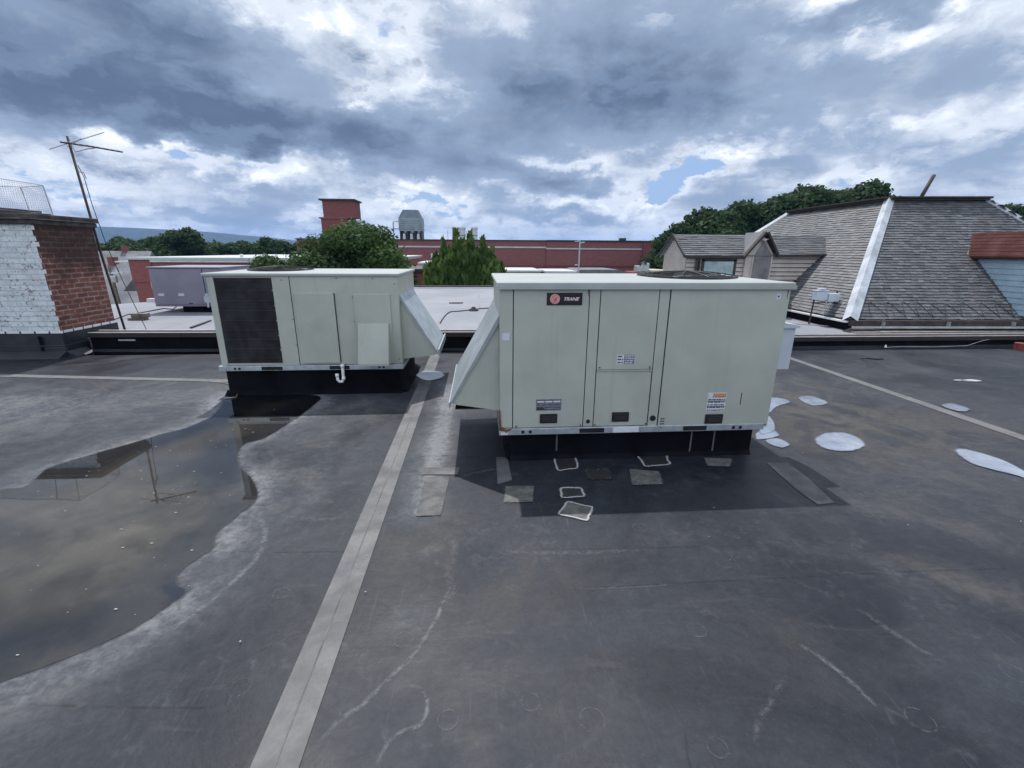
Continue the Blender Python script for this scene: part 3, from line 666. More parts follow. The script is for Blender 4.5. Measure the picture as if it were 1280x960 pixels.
pl = [(-18, 8.1), (22, 7.78), (22, 18.3), (-3.2, 18.5), (-3.2, 14.4), (-9.4, 13.6), (-10.3, 12.6), (-18, 12.6)]
ar = poly_sheet('adjacent_roof', pl, AZ, 'adj', th=8.2); tag(ar, kind='structure')
MB().box(-3.2, 6.2, 18.42, 18.6, AZ+.002, AZ+.10).build('edge_trim', 'darktrim', ar)
MB().box(-3.2, 6.2, 18.36, 18.42, AZ+.002, AZ+.05).build('edge_strip', 'trim', ar)
b = MB()
e0, e1 = Vector((-9.35, 13.55, 0)), Vector((-3.3, 14.3, 0))
b.add([(e0.x, e0.y, AZ), (e1.x, e1.y, AZ), (e1.x, e1.y+.15, AZ), (e0.x, e0.y+.15, AZ), (e0.x, e0.y, AZ+.1), (e1.x, e1.y, AZ+.1), (e1.x, e1.y+.15, AZ+.1), (e0.x, e0.y+.15, AZ+.1)],
      [(4,5,6,7), (0,1,5,4), (1,2,6,5), (2,3,7,6), (3,0,4,7)]); b.build('edge_kerb', 'trim', ar)

def parapet(x0, y0, x1, y1, zt, name_label):
    o = thing('parapet', ((x0+x1)/2, (y0+y1)/2, 0), name_label, 'parapet')
    L = math.hypot(x1-x0, y1-y0); ang = math.atan2(y1-y0, x1-x0)
    def bx(u0, u1, v0, v1, z0, z1, nm, m, par=o, bev=False, label=None):
        b = MB(); (b.bbox if bev else b.box)(u0-L/2, u1-L/2, v0, v1, z0, z1)
        ca, sa = math.cos(ang), math.sin(ang)
        b.v = [((x0+x1)/2 + x*ca - y*sa, (y0+y1)/2 + x*sa + y*ca, z) for x, y, z in b.v]
        ob = b.build(nm, m, par); 
        if label: ob['label'] = label
        return ob
    bx(0, L, 0, .20, -.2, zt-.05, 'wall', 'curb')
    bx(0, L, -.02, .0, .0, .05, 'base_flashing', 'flash')
    bx(0, L, -.035, .22, zt-.075, zt, 'coping', 'brownmetal', bev=True)
    bx(0, L, -.03, -.002, zt+.0022, zt+.008, 'coping_edge', 'copinglight')  # pale strips, front and back, paint the bright line of the lit coping top
    bx(0, L, .19, .225, zt+.0022, zt+.012, 'back_edge', 'copinglight')
    for k in range(int(L/3)): bx(1.5+k*3, 1.51+k*3, -.037, .222, zt-.077, zt+.0015, 'coping_joint', 'shadow_gap')
    return bx
pb = parapet(-6.45, 7.87, .55, 7.66, .325, 'low black parapet with brown coping between chimney and big unit')
pb(.45, .72, -.012, -.002, .19, .215, 'bracket', 'galv')
pb2 = parapet(2.4, 7.60, 16, 7.52, .215, 'low black parapet with brown coping in front of slate roof')

# ================================================================== ROOFTOP UNITS
def screws(par, pts, y, r=.006):
    for x, z in pts:
        b = MB(); b.prism([(x+r*math.cos(a*math.pi/3), z+r*math.sin(a*math.pi/3)) for a in range(6)], 'y', y-.004, y+.002); b.build('screw', 'steel_dark', par)
def lid(root, x0, x1, y0, y1, z, fan, label=None):
    b = MB(); b.bbox(x0-.022, x1+.022, y0-.022, y1+.022, z-.012, z+.022, .012)
    # gently crowned top sheet
    cx, cy = (x0+x1)/2, (y0+y1)/2
    b.add([(x0+.01, y0+.01, z+.0225), (x1-.01, y0+.01, z+.0225), (x1-.01, y1-.01, z+.0225), (x0+.01, y1-.01, z+.0225), (x0+.12, cy, z+.034), (x1-.12, cy, z+.034)],
          [(0, 1, 5, 4), (1, 2, 5), (2, 3, 4, 5), (3, 0, 4)])
    o = b.build('lid', 'paint_light', root)
    fx, fy, fr = fan
    b = MB(); b.disc((fx, fy), fr, z+.024, z+.040, 40, rt=fr*.98); ring = b.build('fan_ring', 'steel_dark', root)
    b = MB()                                              # domed wire guard over a dark opening
    for k in range(9):
        r = fr*(.98-k*.105); zz = z+.04+.035*(1-(r/fr)**2)
        b.tube([(fx+r*math.cos(a*math.pi/18), fy+r*math.sin(a*math.pi/18), zz) for a in range(37)], .0035, 5, cap=False)
    for k in range(12):
        a = k*math.pi/6
        b.tube([(fx+fr*u*math.cos(a), fy+fr*u*math.sin(a), z+.043+.035*(1-u*u)) for u in (.08, .3, .5, .7, .85, .98)], .004, 5)
    b.disc((fx, fy), fr*.10, z+.07, z+.082, 20)
    b.build('fan_guard', 'black', root)
    b = MB()
    for k in range(3):
        a = k*2*math.pi/3
        vs = []
        for u, wv in ((.1, .05), (.5, .16), (.95, .13)):
            for s_ in (-1, 1):
                vs.append((fx+fr*.95*u*math.cos(a)-s_*wv*math.sin(a)*fr*1.2, fy+fr*.95*u*math.sin(a)+s_*wv*math.cos(a)*fr*1.2, z+.0445+s_*.0035))
        b.add(vs, [(0, 1, 3, 2), (2, 3, 5, 4)])
    b.build('fan_blades', 'galv', root)
    return o
def base_rail(root, x0, x1, y0, y1, z0, z1, slots, holes, plate=None):
    b = MB(); b.bbox(x0, x1, y0, y1, z0, z1, .006); r = b.build('base_rail', 'galv', root)
    for a, c in slots: MB().bbox(a, c, y0-.0035, y0+.01, z0+.008, z1-.010, .004).build('lifting_slot', 'shadow_gap', r)
    for x in holes:
        b = MB(); n = 14; zc_ = (z0+z1)/2-.002
        b.prism([(x+.014*math.cos(k*2*math.pi/n), zc_+.014*math.sin(k*2*math.pi/n)) for k in range(n)], 'y', y0-.0035, y0+.004)
        b.build('rigging_hole', 'shadow_gap', r)
    return r
def handle(root, x0, x1, z0, z1, y, par):
    h = MB().bbox(x0, x1, y-.009, y+.002, z0, z1, .008).build('handle', 'black', par)
    b = MB(); b.bbox(x0+.018, x1-.018, y-.0125, y-.0092, z0+.018, z1-.014, .005); b.build('handle_pocket', 'steel_dark', h)
    b = MB(); b.bbox(x0+.03, x1-.03, y-.022, y-.0128, z1-.022, z1-.012, .004); b.build('handle_grip', 'black', h)
def label_plate(par, x0, x1, z0, z1, y, m, rows, rowm='sticker_dark', seed=1, name='warning_label'):
    r = random.Random(seed)
    o = MB().box(x0, x1, y-.0012, y+.001, z0, z1).build(name, m, par)
    b = MB(); h = (z1-z0)/rows
    for k in range(rows):
        za = z0+h*k+h*.3; xa = x0+.006
        while xa < x1-.012:
            xb = min(x1-.006, xa+r.uniform(.008, .035)); b.box(xa, xb, y-.0026, y-.0013, za, za+h*.38); xa = xb+r.uniform(.003, .008)
    pr_ = b.build('print', rowm, o); pr_['kind'] = 'stuff'
    return o

# ---- big unit in front
def front_unit():
    x0, x1, y0, y1, z0, z1 = .150, 2.385, 3.35, 4.68, .305, 1.428
    R = thing('rooftop_unit', (1.26, 4.0, 0), 'large beige green air handling unit with badge and three front panels on black curb', 'rooftop unit', 'rooftop air units')
    # curb
    b = MB(); b.box(.235, 2.31, 3.415, 4.62, 0, z0-.058); b.build('curb', 'curb', R)
    b = MB(); b.prism([(3.385, .0), (3.413, .0), (3.413, .035)], 'x', .235, 2.31)
    b.prism([(.20, .0), (.233, .0), (.233, .035)], 'y', 3.415, 4.62); b.build('curb_cant', 'curb', R)
    for x in (1.77, 1.97): strip_v = MB().box(x, x+.012, 3.411, 3.4145, .02, .24).build('curb_seam', 'seam', R)
    MB().box(.62, .632, 3.411, 3.4145, .07, .245).build('curb_seam', 'seam_dk', R)
    # cabinet
    b = MB(); b.bbox(x0, x1, y0+.006, y1, z0, z1, .01); b.build('cabinet', 'paint', R)
    # front panels, each a shallow folded sheet with a gap round it
    p1 = MB().bbox(.256, .818, y0-.004, y0+.012, z0+.004, z1-.006, .004).build('access_panel', 'paint', R)
    MB().bbox(x0+.002, .250, y0-.002, y0+.012, z0+.004, z1-.006, .006).build('corner_post', 'paint', R)
    MB().bbox(.824, .902, y0-.001, y0+.012, z0+.004, z1-.006, .003).build('divider_post', 'paint', R)
    p2 = MB().bbox(.908, 1.352, y0-.004, y0+.012, .782, z1-.006, .004).build('access_panel', 'paint', R)
    p3 = MB().bbox(.908, 1.350, y0-.004, y0+.012, z0+.004, .772, .004).build('access_panel', 'paint', R)
    MB().bbox(.908, 1.352, y0-.012, y0-.0045, .768, .779, .002).build('drip_edge', 'paint_light', R)
    MB().bbox(1.358, 1.436, y0-.001, y0+.012, z0-.008, z1-.006, .003).build('divider_post', 'paint', R)
    p4 = MB().bbox(1.444, x1-.004, y0-.006, y0+.012, z0-.034, z1-.006, .005).build('access_panel', 'paint', R)
    # dark joints behind the gaps
    for x in (.253, .821, .905, 1.355, 1.440): MB().box(x-.003, x+.003, y0-.0005, y0+.011, z0, z1-.008).build('panel_gap', 'shadow_gap', R)
    lid(R, x0, x1, y0, y1, z1, (1.85, 4.02, .43))
    # lid drip lip
    MB().bbox(x0-.026, x1+.026, y0-.03, y0-.0225, z1-.030, z1-.002, .003).build('lid_lip', 'paint_light', R)
    rl = base_rail(R, x0-.005, x1-.03, y0-.008, y1, z0-.058, z0-.001, [(.795, 1.0), (1.66, 1.86)], [.335, .395, 2.09, 2.15])
    MB().bbox(1.07, 1.285, y0-.013, y0-.0085, z0-.052, z0-.006, .002).build('name_plate', 'sticker', rl)
    # handles
    handle(R, .470, .610, .345, .425, y0-.004, p1); handle(R, 1.055, 1.195, .345, .428, y0-.004, p3); handle(R, 1.835, 1.985, .312, .395, y0-.006, p4)
    # knockout plugs
    for x, z, r in ((.863, .352, .016), (1.397, .368, .024)):
        b = MB(); b.prism([(x+r*math.cos(k*math.pi/10), z+r*math.sin(k*math.pi/10)) for k in range(20)], 'y', y0-.006, y0+.001); b.build('knockout_plug', 'black', R)
    for k in range(3): MB().box(1.46, 1.495, y0-.0085, y0-.0061, .315+k*.022, .322+k*.022).build('vent_slit', 'shadow_gap', p4)
    # labels
    label_plate(p1, .437, .640, .452, .547, y0-.004, 'sticker_grey', 5, 'sticker_dark', 3, 'data_label')
    MB().box(.442, .50, y0-.0062, y0-.0053, .456, .476).build('data_label', 'sticker_dark', p1)
    for k in range(3): MB().box(.447+k*.064, .502+k*.064, y0-.0068, y0-.0063, .520, .534).build('data_label', 'sticker', p1)
    label_plate(p2, 1.062, 1.118, .826, .900, y0-.004, 'sticker', 3, 'sticker_dark', 5)
    label_plate(p2, 1.121, 1.20, .826, .900, y0-.004, 'sticker_grey', 4, 'sticker', 6)
    label_plate(p4, 1.835, 1.990, .418, .578, y0-.006, 'sticker', 7, 'sticker_dark', 8)
    MB().box(1.882, 1.985, y0-.0095, y0-.0088, .545, .573).build('warning_stripe', 'orange', p4)
    MB().box(1.840, 1.875, y0-.0095, y0-.0088, .540, .575).build('warning_sign', 'sticker', p4)
    for z in (.458, .505): MB().box(1.838, 1.988, y0-.0095, y0-.0088, z, z+.006).build('label_rule', 'sticker_dark', p4)
    s_ = MB().box(2.272, 2.306, y0-.0075, y0-.005, 1.325, 1.365).build('sticker', 'sticker', p4)
    b = MB(); b.prism([(2.289+.009*math.cos(k*.7854), 1.345+.009*math.sin(k*.7854)) for k in range(8)], 'y', y0-.0085, y0-.0076); b.build('sticker_mark', 'blue', s_)
    MB().box(.170, .225, y0-.004, y0-.0022, 1.02, 1.075).build('sticker', 'sticker', R)
    b = MB(); b.box(2.115, 2.121, y0-.0085, y0-.0062, .47, .575); b.build('rust_drip', 'rust', p4)
    # badge with word and round emblem
    bd = MB().bbox(.500, .766, y0-.010, y0-.003, 1.283, 1.374, .002).build('badge', 'logo_black', p1)
    b = MB(); cxx, czz = .560, 1.329
    b.prism([(cxx+.037*math.cos(k*2*math.pi/32), czz+.037*math.sin(k*2*math.pi/32)) for k in range(32)], 'y', y0-.0118, y0-.0101); em = b.build('emblem', 'logo_pink', bd)
    b = MB()
    for k in range(-2, 3):   # fine curved lines of the emblem
        pp = [(cxx+.033*math.sin(k*.38)*math.cos(u)+.006*math.sin(u*2), czz+.033*math.sin(u)) for u in [(-1.2+.3*i) for i in range(9)]]
        b.tube([(x, y0-.012, z) for x, z in pp], .0012, 4)
    b.prism([(cxx-.002, czz-.02), (cxx+.012, czz-.006), (cxx+.016, czz+.012), (cxx+.004, czz+.004), (cxx-.008, czz-.006)], 'y', y0-.0128, y0-.0119)
    b.build('emblem_mark', 'logo_red', em)
    cu = bpy.data.curves.new('w', 'FONT'); cu.body = 'TRANE'; cu.size = .040; cu.extrude = .0008; cu.shear = .35; cu.offset = .0012; cu.space_character = .98
    to = bpy.data.objects.new('w', cu); COL.objects.link(to); bpy.context.view_layer.update()
    tm = bpy.data.meshes.new_from_object(to.evaluated_get(bpy.context.evaluated_depsgraph_get())); bpy.data.objects.remove(to)
    w_ = max(v.co.x for v in tm.vertices)
    k = .122/w_
    o0 = world_origin(bd)
    for v in tm.vertices: x, y, z = v.co; v.co = Vector((.622 + x*k, y0-.0112-z, 1.317 + y*k*.92)) - o0
    tm.materials.clear(); tm.materials.append(M['logo_text'])
    lt = bpy.data.objects.new('lettering', tm); COL.objects.link(lt); lt.parent = bd
    # screws
    screws(R, [(.265, z1-.02), (.81, z1-.02), (.28, z0+.018), (.80, z0+.018), (.93, .80), (1.33, .80), (.92, z0+.018), (1.34, z0+.018), (2.36, z0-.012), (1.47, z0-.018), (1.75, z1-.02), (2.36, z1-.02), (1.1, z1-.02)], y0-.005)
    for x, z, h_ in ((.81, z1-.03, .05), (2.36, z1-.03, .07), (1.33, .79, .03), (.28, z0+.012, .012), (1.47, z0-.022, .01)):
        MB().prism([(x-.004, z), (x+.004, z), (x+.0015, z-h_), (x-.001, z-h_)], 'y', y0-.0075, y0-.0062).build('rust_mark', 'rust', R)
    # rusted corner
    b = MB(); b.prism([(x0-.007, z0+.17), (x0+.006, z0+.15), (x0+.012, z0+.02), (x0+.05, z0-.004), (x0+.10, z0-.002), (x0+.075, z0-.016), (x0+.05, z0-.035), (x0+.035, z0-.018), (x0-.007, z0-.012)], 'y', y0-.0115, y0-.0082)
    b.build('rust_patch', 'rust', R)
    MB().box(x0+.008, x0+.062, y0-.0092, y0-.0082, z0-.052, z0-.03).build('sticker', 'sticker', R)
    # economiser hood on the left end
    hy0, hy1 = 3.43, 4.62
    top, tip, low = (x0-.001, 1.20), (-.245, .50), (x0-.001, .43)
    b = MB(); th = .012
    b.prism([top, (tip[0], tip[1]), (tip[0]+.003, tip[1]-.02), (x0-.001, top[1]-.06)], 'y', hy0-.02, hy1+.02); hd = b.build('hood', 'hood', R)
    for y in (hy0, hy1-.006):
        b = MB(); b.prism([(x0-.001, top[1]-.03), (tip[0]+.02, tip[1]), (tip[0]+.03, tip[1]-.012), low], 'y', y, y+.006); b.build('hood_cheek', 'paint', hd)
    b = MB(); b.bbox(tip[0]-.006, tip[0]+.004, hy0-.03, hy1+.03, tip[1]-.035, tip[1]+.018, .003); b.build('hood_lip', 'hood', hd)
    b = MB(); b.box(tip[0]+.04, x0-.01, hy0+.02, hy1-.02, .437, .445); b.build('hood_filter', 'steel_dark', hd)
    return R
front_unit()

# ---- switch box on the right flank of the big unit (fixed to it but a thing of its own)
dbx = thing('disconnect_box', (2.47, 3.6, .9), 'white metal switch box fixed to the right side of the big unit', 'switch box')
MB().bbox(2.408, 2.535, 3.42, 3.72, .745, 1.085, .006).build('box_body', 'boxgrey', dbx)
b = MB(); b.prism([(2.392, 1.088), (2.55, 1.088), (2.555, 1.11), (2.392, 1.135)], 'y', 3.40, 3.74); b.build('box_cap', 'boxgrey', dbx)
MB().bbox(2.536, 2.552, 3.45, 3.69, .77, 1.06, .004).build('box_door', 'boxgrey', dbx)
b = MB(); b.tube([(2.46, 3.6, .745), (2.46, 3.6, .60), (2.455, 3.6, .57), (2.42, 3.6, .55), (2.386, 3.6, .55)], .016, 10); b.build('conduit', 'galv', dbx, smooth=True)
MB().bbox(2.387, 2.407, 3.46, 3.68, .78, 1.05, .003).build('mounting_plate', 'galv', dbx)

# ---- far unit on the left
def back_unit():
    x0, x1, y0, y1, z0, z1 = -3.045, -.925, 5.33, 6.66, .358, 1.392
    R = thing('rooftop_unit', (-1.98, 6.0, 0), 'smaller beige green air unit with dark coil face and side hood beside the puddle', 'rooftop unit', 'rooftop air units')
    MB().box(-3.0, -.965, 5.385, 6.60, 0, z0-.062).build('curb', 'curb', R)
    b = MB(); b.prism([(5.30, .0), (5.383, .0), (5.383, .05)], 'x', -3.02, -.94); b.prism([(-.88, .0), (-.963, .0), (-.963, .05)], 'y', 5.36, 6.62); b.build('curb_cant', 'curb', R)
    MB().bbox(-2.98, x1, y0+.006, y1, z0, z1, .01).build('cabinet', 'paint', R)
    MB().bbox(x0+.07, x0+.115, y0-.004, y0+.02, z0, z1-.004, .005).build('corner_post', 'paint', R)
    b = MB(); b.bbox(x0+.04, x0+.075, y0, y0+.04, z0, z1-.004, .005); b.build('corner_post', 'paint', R)
    # coil with fins
    c = MB().box(-2.93, -2.31, y0+.004, y0+.008, z0+.03, z1-.03)
    cl = c.build('coil', 'fabric_coil', R)
    b = MB()
    for k in range(88): x = -2.925 + k*.007; b.box(x, x+.0016, y0-.002, y0+.0038, z0+.032, z1-.032)
    for k in range(9): z = z0+.09+k*.11; b.box(-2.93, -2.31, y0-.0045, y0-.0022, z, z+.004)
    b.build('coil_fins', 'fabric_coil', cl)
    for k in range(5):
        z = z0+.18+k*.17; MB().box(-2.316, -2.309, y0-.009, y0-.005, z, z+.015).build('coil_clip', 'galv', cl)
    MB().bbox(-2.308, -2.12, y0-.006, y0+.01, z0, z1-.006, .004).build('divider_post', 'paint', R)
    pn = MB().bbox(-2.115, x1-.002, y0-.001, y0+.01, z0+.004, z1-.006, .004).build('side_panel', 'paint', R)
    MB().box(-2.1195, -2.1155, y0-.004, y0+.009, z0, z1-.008).build('panel_gap', 'shadow_gap', R)
    p1 = MB().bbox(-2.075, -1.645, y0-.026, y0-.0015, .385, 1.200, .006).build('access_panel', 'paint', R)
    MB().box(-1.6445, -1.6385, y0-.012, y0-.0015, .395, 1.195).build('panel_gap', 'shadow_gap', R)
    p2 = MB().bbox(-1.432, -1.018, y0-.018, y0-.0015, .372, 1.185, .006).build('access_panel', 'paint', R)
    # small relief hood, open below
    b = MB(); b.prism([(y0-.0185, .852), (y0-.0185, .375), (y0-.20, .385), (y0-.20, .41), (y0-.05, .852)], 'x', -1.395, -1.05); b.build('relief_hood', 'paint', p2)
    screws(R, [(-2.06, 1.17), (-1.66, 1.17), (-2.06, .41), (-1.66, .41), (-1.66, .8), (-1.44, 1.15), (-1.44, .87), (-2.2, 1.34), (-1.6, 1.36), (-1.2, 1.36), (-.96, 1.3), (-.96, .42), (-2.13, .6), (-2.13, .9)], y0-.007)
    lid(R, x0+.02, x1, y0, y1, z1, (-2.45, 5.98, .38))
    base_rail(R, x0, x1+.005, y0-.008, y1, z0-.062, z0-.002, [(-2.56, -2.32), (-1.78, -1.55)], [-2.86, -2.81, -1.20, -1.15])
    # side hood
    hy0, hy1 = 5.43, 6.46; xw = x1+.001
    top, tip, low = (xw, 1.165), (-.50, .47), (xw, .40)
    b = MB(); b.prism([top, tip, (tip[0]-.003, tip[1]-.02), (xw, top[1]-.06)], 'y', hy0-.02, hy1+.02); hd = b.build('hood', 'hood', R)
    for y in (hy0, hy1-.006):
        b = MB(); b.prism([(xw, top[1]-.03), (tip[0]-.02, tip[1]-.005), (tip[0]-.05, tip[1]-.03), low], 'y', y, y+.006); b.build('hood_cheek', 'paint', hd)
    b = MB(); b.bbox(tip[0]-.006, tip[0]+.012, hy0-.03, hy1+.03, tip[1]-.04, tip[1]+.05, .004); b.build('hood_lip', 'hood', hd)
    # condensate trap
    pv = MB(); X, Y = -1.615, y0-.06
    pv.tube([(X, y0-.005, .36), (X, Y+.02, .36), (X, Y, .35), (X, Y, .30), (X-.002, Y, .20), (X-.02, Y, .165), (X-.05, Y, .165), (X-.07, Y, .19), (X-.072, Y, .25)], .017, 10)
    pv.tube([(X, Y, .335), (X, Y, .375)], .022, 10); pv.tube([(X-.072, Y, .225), (X-.072, Y, .262)], .021, 10); pv.tube([(X, Y, .225), (X, Y, .19)], .021, 10)
    pv.build('condensate_trap', 'pvc', R, smooth=True)
    return R
back_unit()
# wire loop lying by the curb of the far unit
b = MB(); pts = [(-3.518, 5.900), (-3.263, 5.813), (-3.084, 5.593), (-2.957, 5.454), (-2.856, 5.231), (-2.963, 5.177)]
b.tube([(x, y, .012) for x, y in spline(pts, 5, False)], .005, 6)
tag(b.build('wire_loop', 'alum', None, smooth=True, origin=(pts[2][0], pts[2][1], 0)), 'loop of thin pale wire lying beside the far unit curb', 'wire')

# ---- lavender unit on the neighbouring roof
R = thing('rooftop_unit', (-6.6, 12, AZ), 'pale lavender grey unit standing on the neighbouring roof by the chimney', 'rooftop unit', 'rooftop air units')
MB().box(-7.05, -6.1, 11.36, 12.6, AZ, .36).build('curb', 'curb', R)
MB().bbox(-7.62, -6.02, 11.3, 12.7, .352, 1.235, .01).build('cabinet', 'lav', R)
MB().bbox(-7.60, -6.44, 11.286, 11.2995, .40, 1.21, .006).build('access_panel', 'lav', R)
MB().bbox(-6.42, -6.06, 11.286, 11.2995, .40, 1.21, .006).build('access_panel', 'lav', R)
MB().bbox(-7.65, -5.99, 11.27, 12.73, 1.237, 1.262, .008).build('lid', 'lav', R)
MB().box(-6.434, -6.426, 11.289, 11.2995, .40, 1.21).build('panel_gap', 'shadow_gap', R)
for x, z in ((-7.50, .60), (-7.05, .60), (-6.28, 1.08)): MB().box(x, x+.13, 11.281, 11.285, z, z+.06).build('sticker', 'sticker', R)
b = MB(); b.bbox(-6.45, -6.33, 11.20, 11.28, .45, .60, .01); b.bbox(-6.40, -6.35, 11.18, 11.28, .60, .66, .01); b.tube([(-6.38, 11.22, .45), (-6.38, 11.2, .34)], .02, 8); b.build('valve', 'boxgrey', R)
b = MB(); b.bbox(-6.20, -6.08, 11.20, 11.28, .50, .64, .01); b.build('valve', 'boxgrey', R)
b = MB()
for x in (-6.85, -6.2): b.box(x, x+.09, 11.281, 11.285, .415, .435)
b.build('lifting_slot', 'shadow_gap', R)

# ================================================================== CHIMNEY
CX, CY0, CY1 = -6.63, 7.58, 8.70
ch = thing('chimney', (-8, 8.1, 0), 'wide brick chimney with whitewashed front and sooty red side', 'chimney')
b = MB(); b.box(-10.2, CX, CY0, CY1, .38, 2.005, 0)
o = b.build('stack', ['brick_red', 'brick_white'], ch)
for p in o.data.polygons:
    if p.normal.y < -.9: p.material_index = 1
# ragged edge where the white paint wraps a few bricks
b = MB(); rr = random.Random(3)
for k in range(20):
    z = .40+k*.08; wv = rr.uniform(.0, .05) if k % 3 else .0
    if wv > .012: b.box(CX+.0012, CX+.003, CY0, CY0+wv, z+.008, z+.072)
b.build('paint_overlap', 'white', ch)
# projecting cap courses
s1 = MB().bbox(-10.3, CX+.05, CY0-.05, CY1+.05, 2.0052, 2.075, .012).build('cap', 'slab', ch)
MB().bbox(-10.32, CX+.075, CY0-.08, CY1+.075, 2.077, 2.155, .015).build('cap', 'slab', ch)
MB().box(-10.32, CX+.07, CY0-.084, CY0-.081, 2.078, 2.088).build('cap_edge', 'slab_edge', s1)
MB().box(CX+.0765, CX+.079, CY0-.08, CY1+.07, 2.076, 2.086).build('cap_edge', 'slab_edge', s1)
MB().bbox(-10.2, -7.12, 7.72, 8.58, 2.157, 2.21, .012).build('cap', 'slab', ch)
MB().bbox(-10.2, -7.2, 7.78, 8.50, 2.212, 2.255, .012).build('cap', 'darktrim', ch)
# flashing skirt
b = MB(); b.box(-10.3, CX+.022, CY0-.022, CY1+.02, 0, .395)
sk = b.build('flashing', 'flash', ch)
MB().bbox(-10.3, CX+.045, CY0-.045, CY1+.04, 0, .17, .03).build('flashing_lower', 'flash', ch)
b = MB(); b.prism([(CY0-.22, 0), (CY0-.046, 0), (CY0-.046, .09)], 'x', -10.3, CX+.05); b.prism([(CX+.20, 0), (CX+.046, 0), (CX+.046, .09)], 'y', CY0-.05, 7.9); b.build('flashing_cant', 'flash', ch)
b = MB(); b.tube([(-10.3, CY0-.05, .175), (-7.2, CY0-.05, .17), (CX+.05, CY0-.05, .175), (CX+.05, 8.0, .19)], .011, 6); b.build('flashing_fold', 'flash', ch)
b = MB()
for k in range(16): x = CX-.13-k*.215; b.box(x, x+.185, CY0-.0265, CY0-.0225, .372, .412)
for k in range(6): y = CY0+.03+k*.19; b.box(CX+.0225, CX+.0265, y, y+.165, .372, .412)
b.build('termination_bar', 'white', ch)
for xx in (-6.95, -7.95): MB().box(xx, xx+.05, CY0-.049, CY0-.0455, .0, .33).build('flashing_seam', 'curb', ch)

# spark screen of wire mesh standing on the cap
b = MB(); X0, X1, Y0, Y1, Z0, Z1 = -9.0, -7.13, 7.66, 8.62, 2.215, 2.62
rr = random.Random(5)
def wob(x, y, z): return (x + .02*math.sin(z*9+y*5), y + .02*math.sin(x*6+z*4), z + (.035*math.sin(x*2.6+1.5)+.02*math.sin(x*7))*(z-Z0)/(Z1-Z0))
per = []
n_ = 60
for k in range(n_): per.append((X0+(X1-X0)*k/n_, Y0))
for k in range(26): per.append((X1, Y0+(Y1-Y0)*k/26))
for k in range(n_): per.append((X1-(X1-X0)*k/n_, Y1))
for x, y in per: b.tube([wob(x - (.05 if x == X1 else 0)*(z-Z0), y, z) for z in (Z0, (Z0+Z1)/2, Z1)], .0018, 3, cap=False)
for k in range(17):
    z = Z0+(Z1-Z0)*k/16; r = .0018 if k < 16 else .006
    b.tube([wob(x - (.05 if x == X1 else 0)*(z-Z0), y, z) for x, y in per[::3]], r, 4 if k == 16 else 3, cap=False)
for x, y in ((X1, Y0), (X1, Y1), (-7.5, Y0), (-7.5, Y1)): b.tube([wob(x, y, Z0-.03), wob(x-.02, y, Z1)], .008, 5)
tag(b.build('spark_screen', 'wire', None, origin=(-7.9, 8.1, 2.19)), 'bent cage of thin wire mesh on top of the brick chimney', 'wire cage')

# television aerial
an = thing('tv_antenna', (-6.60, 8.84, AZ), 'rusty television aerial on a tall mast behind the brick chimney', 'antenna')
b = MB(); b.tube([(-6.60, 8.84, AZ), (-6.68, 8.82, 1.6), (-6.745, 8.8, 3.44)], .019, 8); b.build('mast', 'mast', an, smooth=True)
b = MB(); b.tube([(-6.80, 8.70, 3.33), (-6.40, 8.80, 3.29), (-6.00, 8.90, 3.235)], .013, 6); bo = b.build('boom', 'mast', an)
b = MB()
for k, (u, L) in enumerate(((.30, .10), (.40, .14), (.50, .18), (.58, .16), (.68, .12), (.80, .09), (.90, .08), (.99, .07))):
    x, y, z = -6.80+.80*u, 8.70+.20*u, 3.33-.095*u
    b.tube([(x-L*.5, y+L*1.2, z+L*.2), (x+L*.5, y-L*1.2, z-L*.05)], .005, 5)
b.build('element', 'alum', an)
for p, q in (((-6.92, 8.60, 3.20), (-6.29, 9.00, 3.55)), ((-6.86, 8.9, 3.30), (-6.45, 8.68, 3.38))):
    MB().tube([p, q], .007, 5).build('element', 'alum', an)
b = MB(); b.tube([(-6.72, 8.78, 3.36), (-6.66, 8.78, 3.20), (-6.50, 8.86, 3.27), (-6.42, 8.9, 3.29)], .008, 5); b.build('brace', 'alum', an)
b = MB(); b.tube([(-6.71, 8.80, 2.90), (-6.62, 8.79, 2.89), (-6.60, 8.79, 2.79)], .006, 5); b.build('bracket', 'mast', an)
b = MB(); b.tube([(-6.69, 8.8, 3.0), (-6.63, 8.79, 2.82), (-6.60, 8.78, 2.4), (-6.52, 8.78, 1.7), (-6.34, 8.7, 1.15), (-6.12, 8.58, .60), (-5.93, 8.45, AZ+.01)], .006, 5); b.build('lead_cable', 'cable', an)

# ================================================================== SMALL THINGS ON THE NEIGHBOURING ROOF
pts = [(-7.647, 9.945), (-7.649, 10.417), (-7.580, 10.936), (-7.596, 11.512), (-7.586, 11.824), (-8.192, 13.075)]
b = MB(); b.tube([(x, y, AZ+.012+(.06 if 1 <= i <= 3 else 0)) for i, (x, y) in enumerate(pts)], .012, 6)
tag(b.build('power_cable', 'cable', None, origin=(pts[2][0], pts[2][1], AZ)), 'black cable running over a wood block to the lavender unit', 'cable')
bx_, by_ = [(-7.222, 10.100)][0]
b = MB(); b.bbox(bx_-.16, bx_+.16, by_-.08, by_+.08, AZ, AZ+.05, .005); b.bbox(bx_-.10, bx_+.20, by_-.05, by_+.09, AZ+.052, AZ+.14, .005)
tag(b.build('wood_block', 'wood', None, origin=(bx_, by_, AZ)), 'stacked weathered wood block under the black cable', 'wood block')
pts = [(-5.493, 8.946), (-5.564, 9.436), (-5.614, 9.867)]
